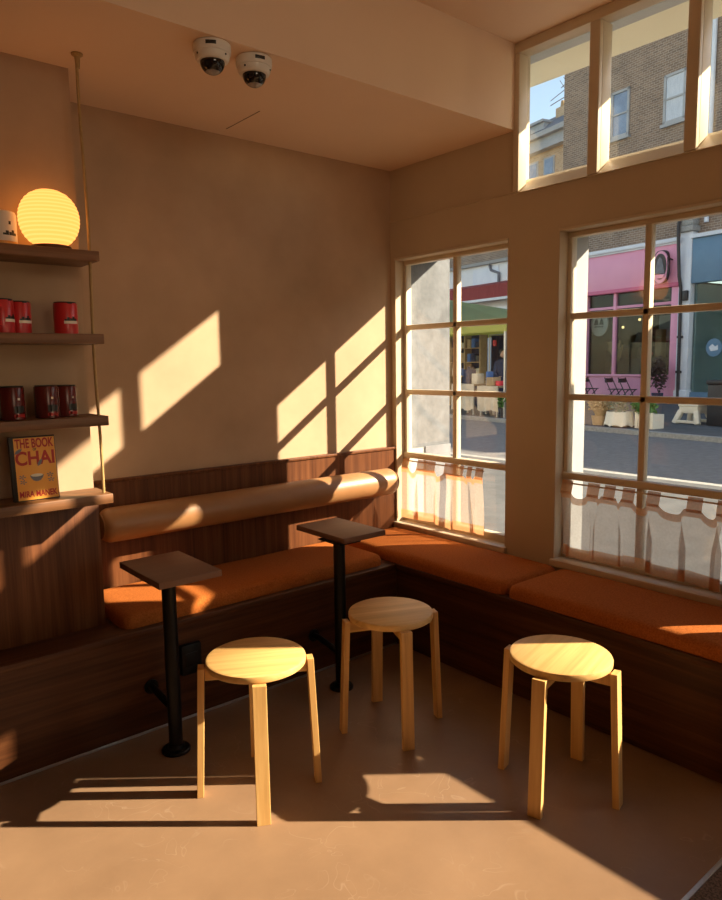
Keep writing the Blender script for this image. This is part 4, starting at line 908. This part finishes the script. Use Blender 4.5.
# things on the far pavement outside the pink shop
def folding_chair(s, label):
    t = fthing('folding_chair', label, 'chair', s, 0.65, GZ, 'folding chairs against the pink shop')
    b = MB()
    for a in (-.2, .2):
        b.tube([(s - .24, .65 + a, GZ), (s + .26, .65 + a, GZ + .88)], 0.02, 6); b.tube([(s + .26, .65 + a, GZ), (s - .22, .65 + a, GZ + .46)], 0.02, 6)
    fb(b, 'crossed_frame', m_bin, t)
    b = MB(); b.box((s - .26, .43, GZ + .44), (s + .1, .87, GZ + .47), 0.008); fb(b, 'seat', m_bin, t)
    b = MB(); b.box((s + .21, .44, GZ + .70), (s + .25, .86, GZ + .86), 0.008); fb(b, 'backrest', m_bin, t)
for s, l in ((1.75, 'dark folding chair by the pink shop, leftmost of the three'), (0.62, 'dark folding chair by the pink shop, in the middle of the three'), (0.02, 'dark folding chair by the pink shop, rightmost of the three')): folding_chair(s, l)
t = fthing('dark_shrub', 'dark shrub in a pot beside the right pane of the pink shop', 'plant', -1.2, 0.6)
b = MB(); b.lathe([(0, 0), (0.16, 0), (0.2, 0.36), (0, 0.36)], 16, (-1.2, 0.6, GZ)); fb(b, 'pot', m_navy, t)
fb(foliage((-1.2, 0.6, 0.95), 0.32, 260, 8, 0.1, 2.0), 'leaves', mat_noise('bronze_leaf', (0.03, 0.02, 0.015), (0.08, 0.05, 0.035), 9, 0.6), t, 20)
# planter group near the far kerb
def at_px_s(name, label, cat, s, o_): return fthing(name, label, cat, s, o_)
t = fthing('skirted_planter', 'cream scalloped planter with grey green plant near the far kerb', 'planter', -6.1, 8.85)
b = MB(); b.lathe([(0, 0.02), (0.22, 0.02), (0.27, 0.32), (0.25, 0.33), (0, 0.31)], 24, (-6.1, 8.85, GZ)); fb(b, 'tub', m_plastic, t)
b = MB(); b.sheet(lambda u, v: Vector((-6.1 + (0.29 + 0.05 * (1 - v)) * math.cos(2 * PI * u) * (1 + .06 * math.sin(16 * PI * u) * (1 - v)), 8.85 + (0.29 + 0.05 * (1 - v)) * math.sin(2 * PI * u) * (1 + .06 * math.sin(16 * PI * u) * (1 - v)), GZ + 0.01 + 0.05 * abs(math.sin(8 * PI * u)) * (1 - v) + 0.34 * v)), 96, 6); fb(b, 'scalloped_skirt', m_plastic, t, 60)
fb(foliage((-6.1, 8.85, 0.46), 0.21, 150, 9, 0.06), 'leaves', mat_noise('sage_leaf', (0.10, 0.16, 0.11), (0.30, 0.36, 0.26), 9, 0.7), t, 20)
t = fthing('grass_basket', 'tall tuft of dry straw coloured grass at the left of the planters', 'plant', -5.5, 8.8)
b = MB(); b.lathe([(0, 0), (0.16, 0), (0.2, 0.22), (0, 0.22)], 18, (-5.5, 8.8, GZ)); fb(b, 'basket', m_crate, t)
b = MB(); random.seed(3)
for k in range(230):
    a = random.uniform(0, 2 * PI); r_ = random.uniform(.03, .34); h_ = random.uniform(.25, .50)
    b.tube([(-5.5 + .06 * math.cos(a), 8.8 + .06 * math.sin(a), GZ + .16), (-5.5 + r_ * .6 * math.cos(a), 8.8 + r_ * .6 * math.sin(a), GZ + .18 + h_ * .7), (-5.5 + r_ * math.cos(a), 8.8 + r_ * math.sin(a), GZ + .12 + h_)], [.012, .014, .02], 4)
fb(b, 'grass_blades', m_straw, t)
t = fthing('green_bush', 'low green bush in a white slatted box beside the cream planter', 'plant', -6.75, 8.7)
b = MB()
for k in range(5): b.box((-7.02 + 0.10 * k, 8.86, GZ), (-6.95 + 0.10 * k, 8.89, GZ + .36))
b.box((-7.02, 8.5, GZ), (-6.55, 8.86, GZ + .32)); fb(b, 'slatted_box', m_plastic, t)
fb(foliage((-6.68, 8.72, 0.43), 0.29, 260, 10, 0.08, 0.75), 'leaves', m_leaf, t, 20)
t = fthing('plastic_stool', 'cream moulded plastic stool on the far pavement', 'stool', -6.7, 6.9)
b = MB(); b.box((-6.96, 6.64, 0.36), (-6.44, 7.16, 0.43), 0.025); b.box((-6.94, 6.66, 0.20), (-6.46, 7.14, 0.37), 0.02); fb(b, 'seat', m_plastic, t)
for a in (-1, 1):
    for c in (-1, 1):
        b = MB(); b.bar((-6.7 + a * .30, 6.9 + c * .30, GZ), (-6.7 + a * .20, 6.9 + c * .20, 0.26), 0.12, 0.12, 0.02, side=(1, 0, 0)); fb(b, 'leg', m_plastic, t)
b = MB(); b.box((-7.03, 7.17, GZ + .02), (-6.37, 7.23, GZ + .09), .01); b.box((-7.03, 6.57, GZ + .02), (-6.37, 6.63, GZ + .09), .01); fb(b, 'foot_rail', m_plastic, t)
t = fthing('litter_bin', 'black wheeled bin on the far pavement at the right edge', 'bin', -7.5, 6.9)
b = MB(); b.box((-7.78, 6.6, GZ), (-7.2, 7.2, 0.9), 0.03); fb(b, 'bin_body', m_bin, t)
b = MB(); b.box((-7.81, 6.57, 0.9), (-7.17, 7.23, 1.0), 0.03); fb(b, 'bin_lid', m_bin, t)
# blockers added on the near pavement, out of view, to shade the right window
t = thing('shade_cabinet', 'tall grey cabinet added out of view to shade the right window', 'cabinet', (4.1, 0.6, GZ))
b = MB(); b.box((3.9, 0.24, GZ), (4.3, 0.96, 2.23), 0.02); b.build('cabinet_body', m_slate, t)
b = MB(); b.box((3.88, 0.22, 2.23), (4.32, 0.97, 2.28), 0.01); b.build('cabinet_roof', m_slate, t)
for y in (0.26, 0.62):
    b = MB(); b.box((3.885, y, 0.1), (3.90, y + 0.34, 2.1), 0.004); d_ = b.build('door', m_slate, t); b = MB(); b.box((3.872, y + 0.28, 1.05), (3.886, y + 0.30, 1.2), 0.003); b.build('handle', m_steel, d_)
t = thing('shade_post', 'plain dark post added out of view to shade the right window', 'post', (4.0, 1.055, GZ))
b = MB(); b.tube([(4.0, 1.055, GZ), (4.0, 1.055, 2.94)], 0.08, 16); b.build('post_shaft', m_slate, t)
b = MB(); b.lathe([(0, 0), (0.095, 0), (0.095, 0.03), (0.03, 0.06), (0, 0.06)], 16, (4.0, 1.055, 2.94)); b.build('post_cap', m_slate, t)

for o in bpy.data.objects:
    if 'so' in o: del o['so']
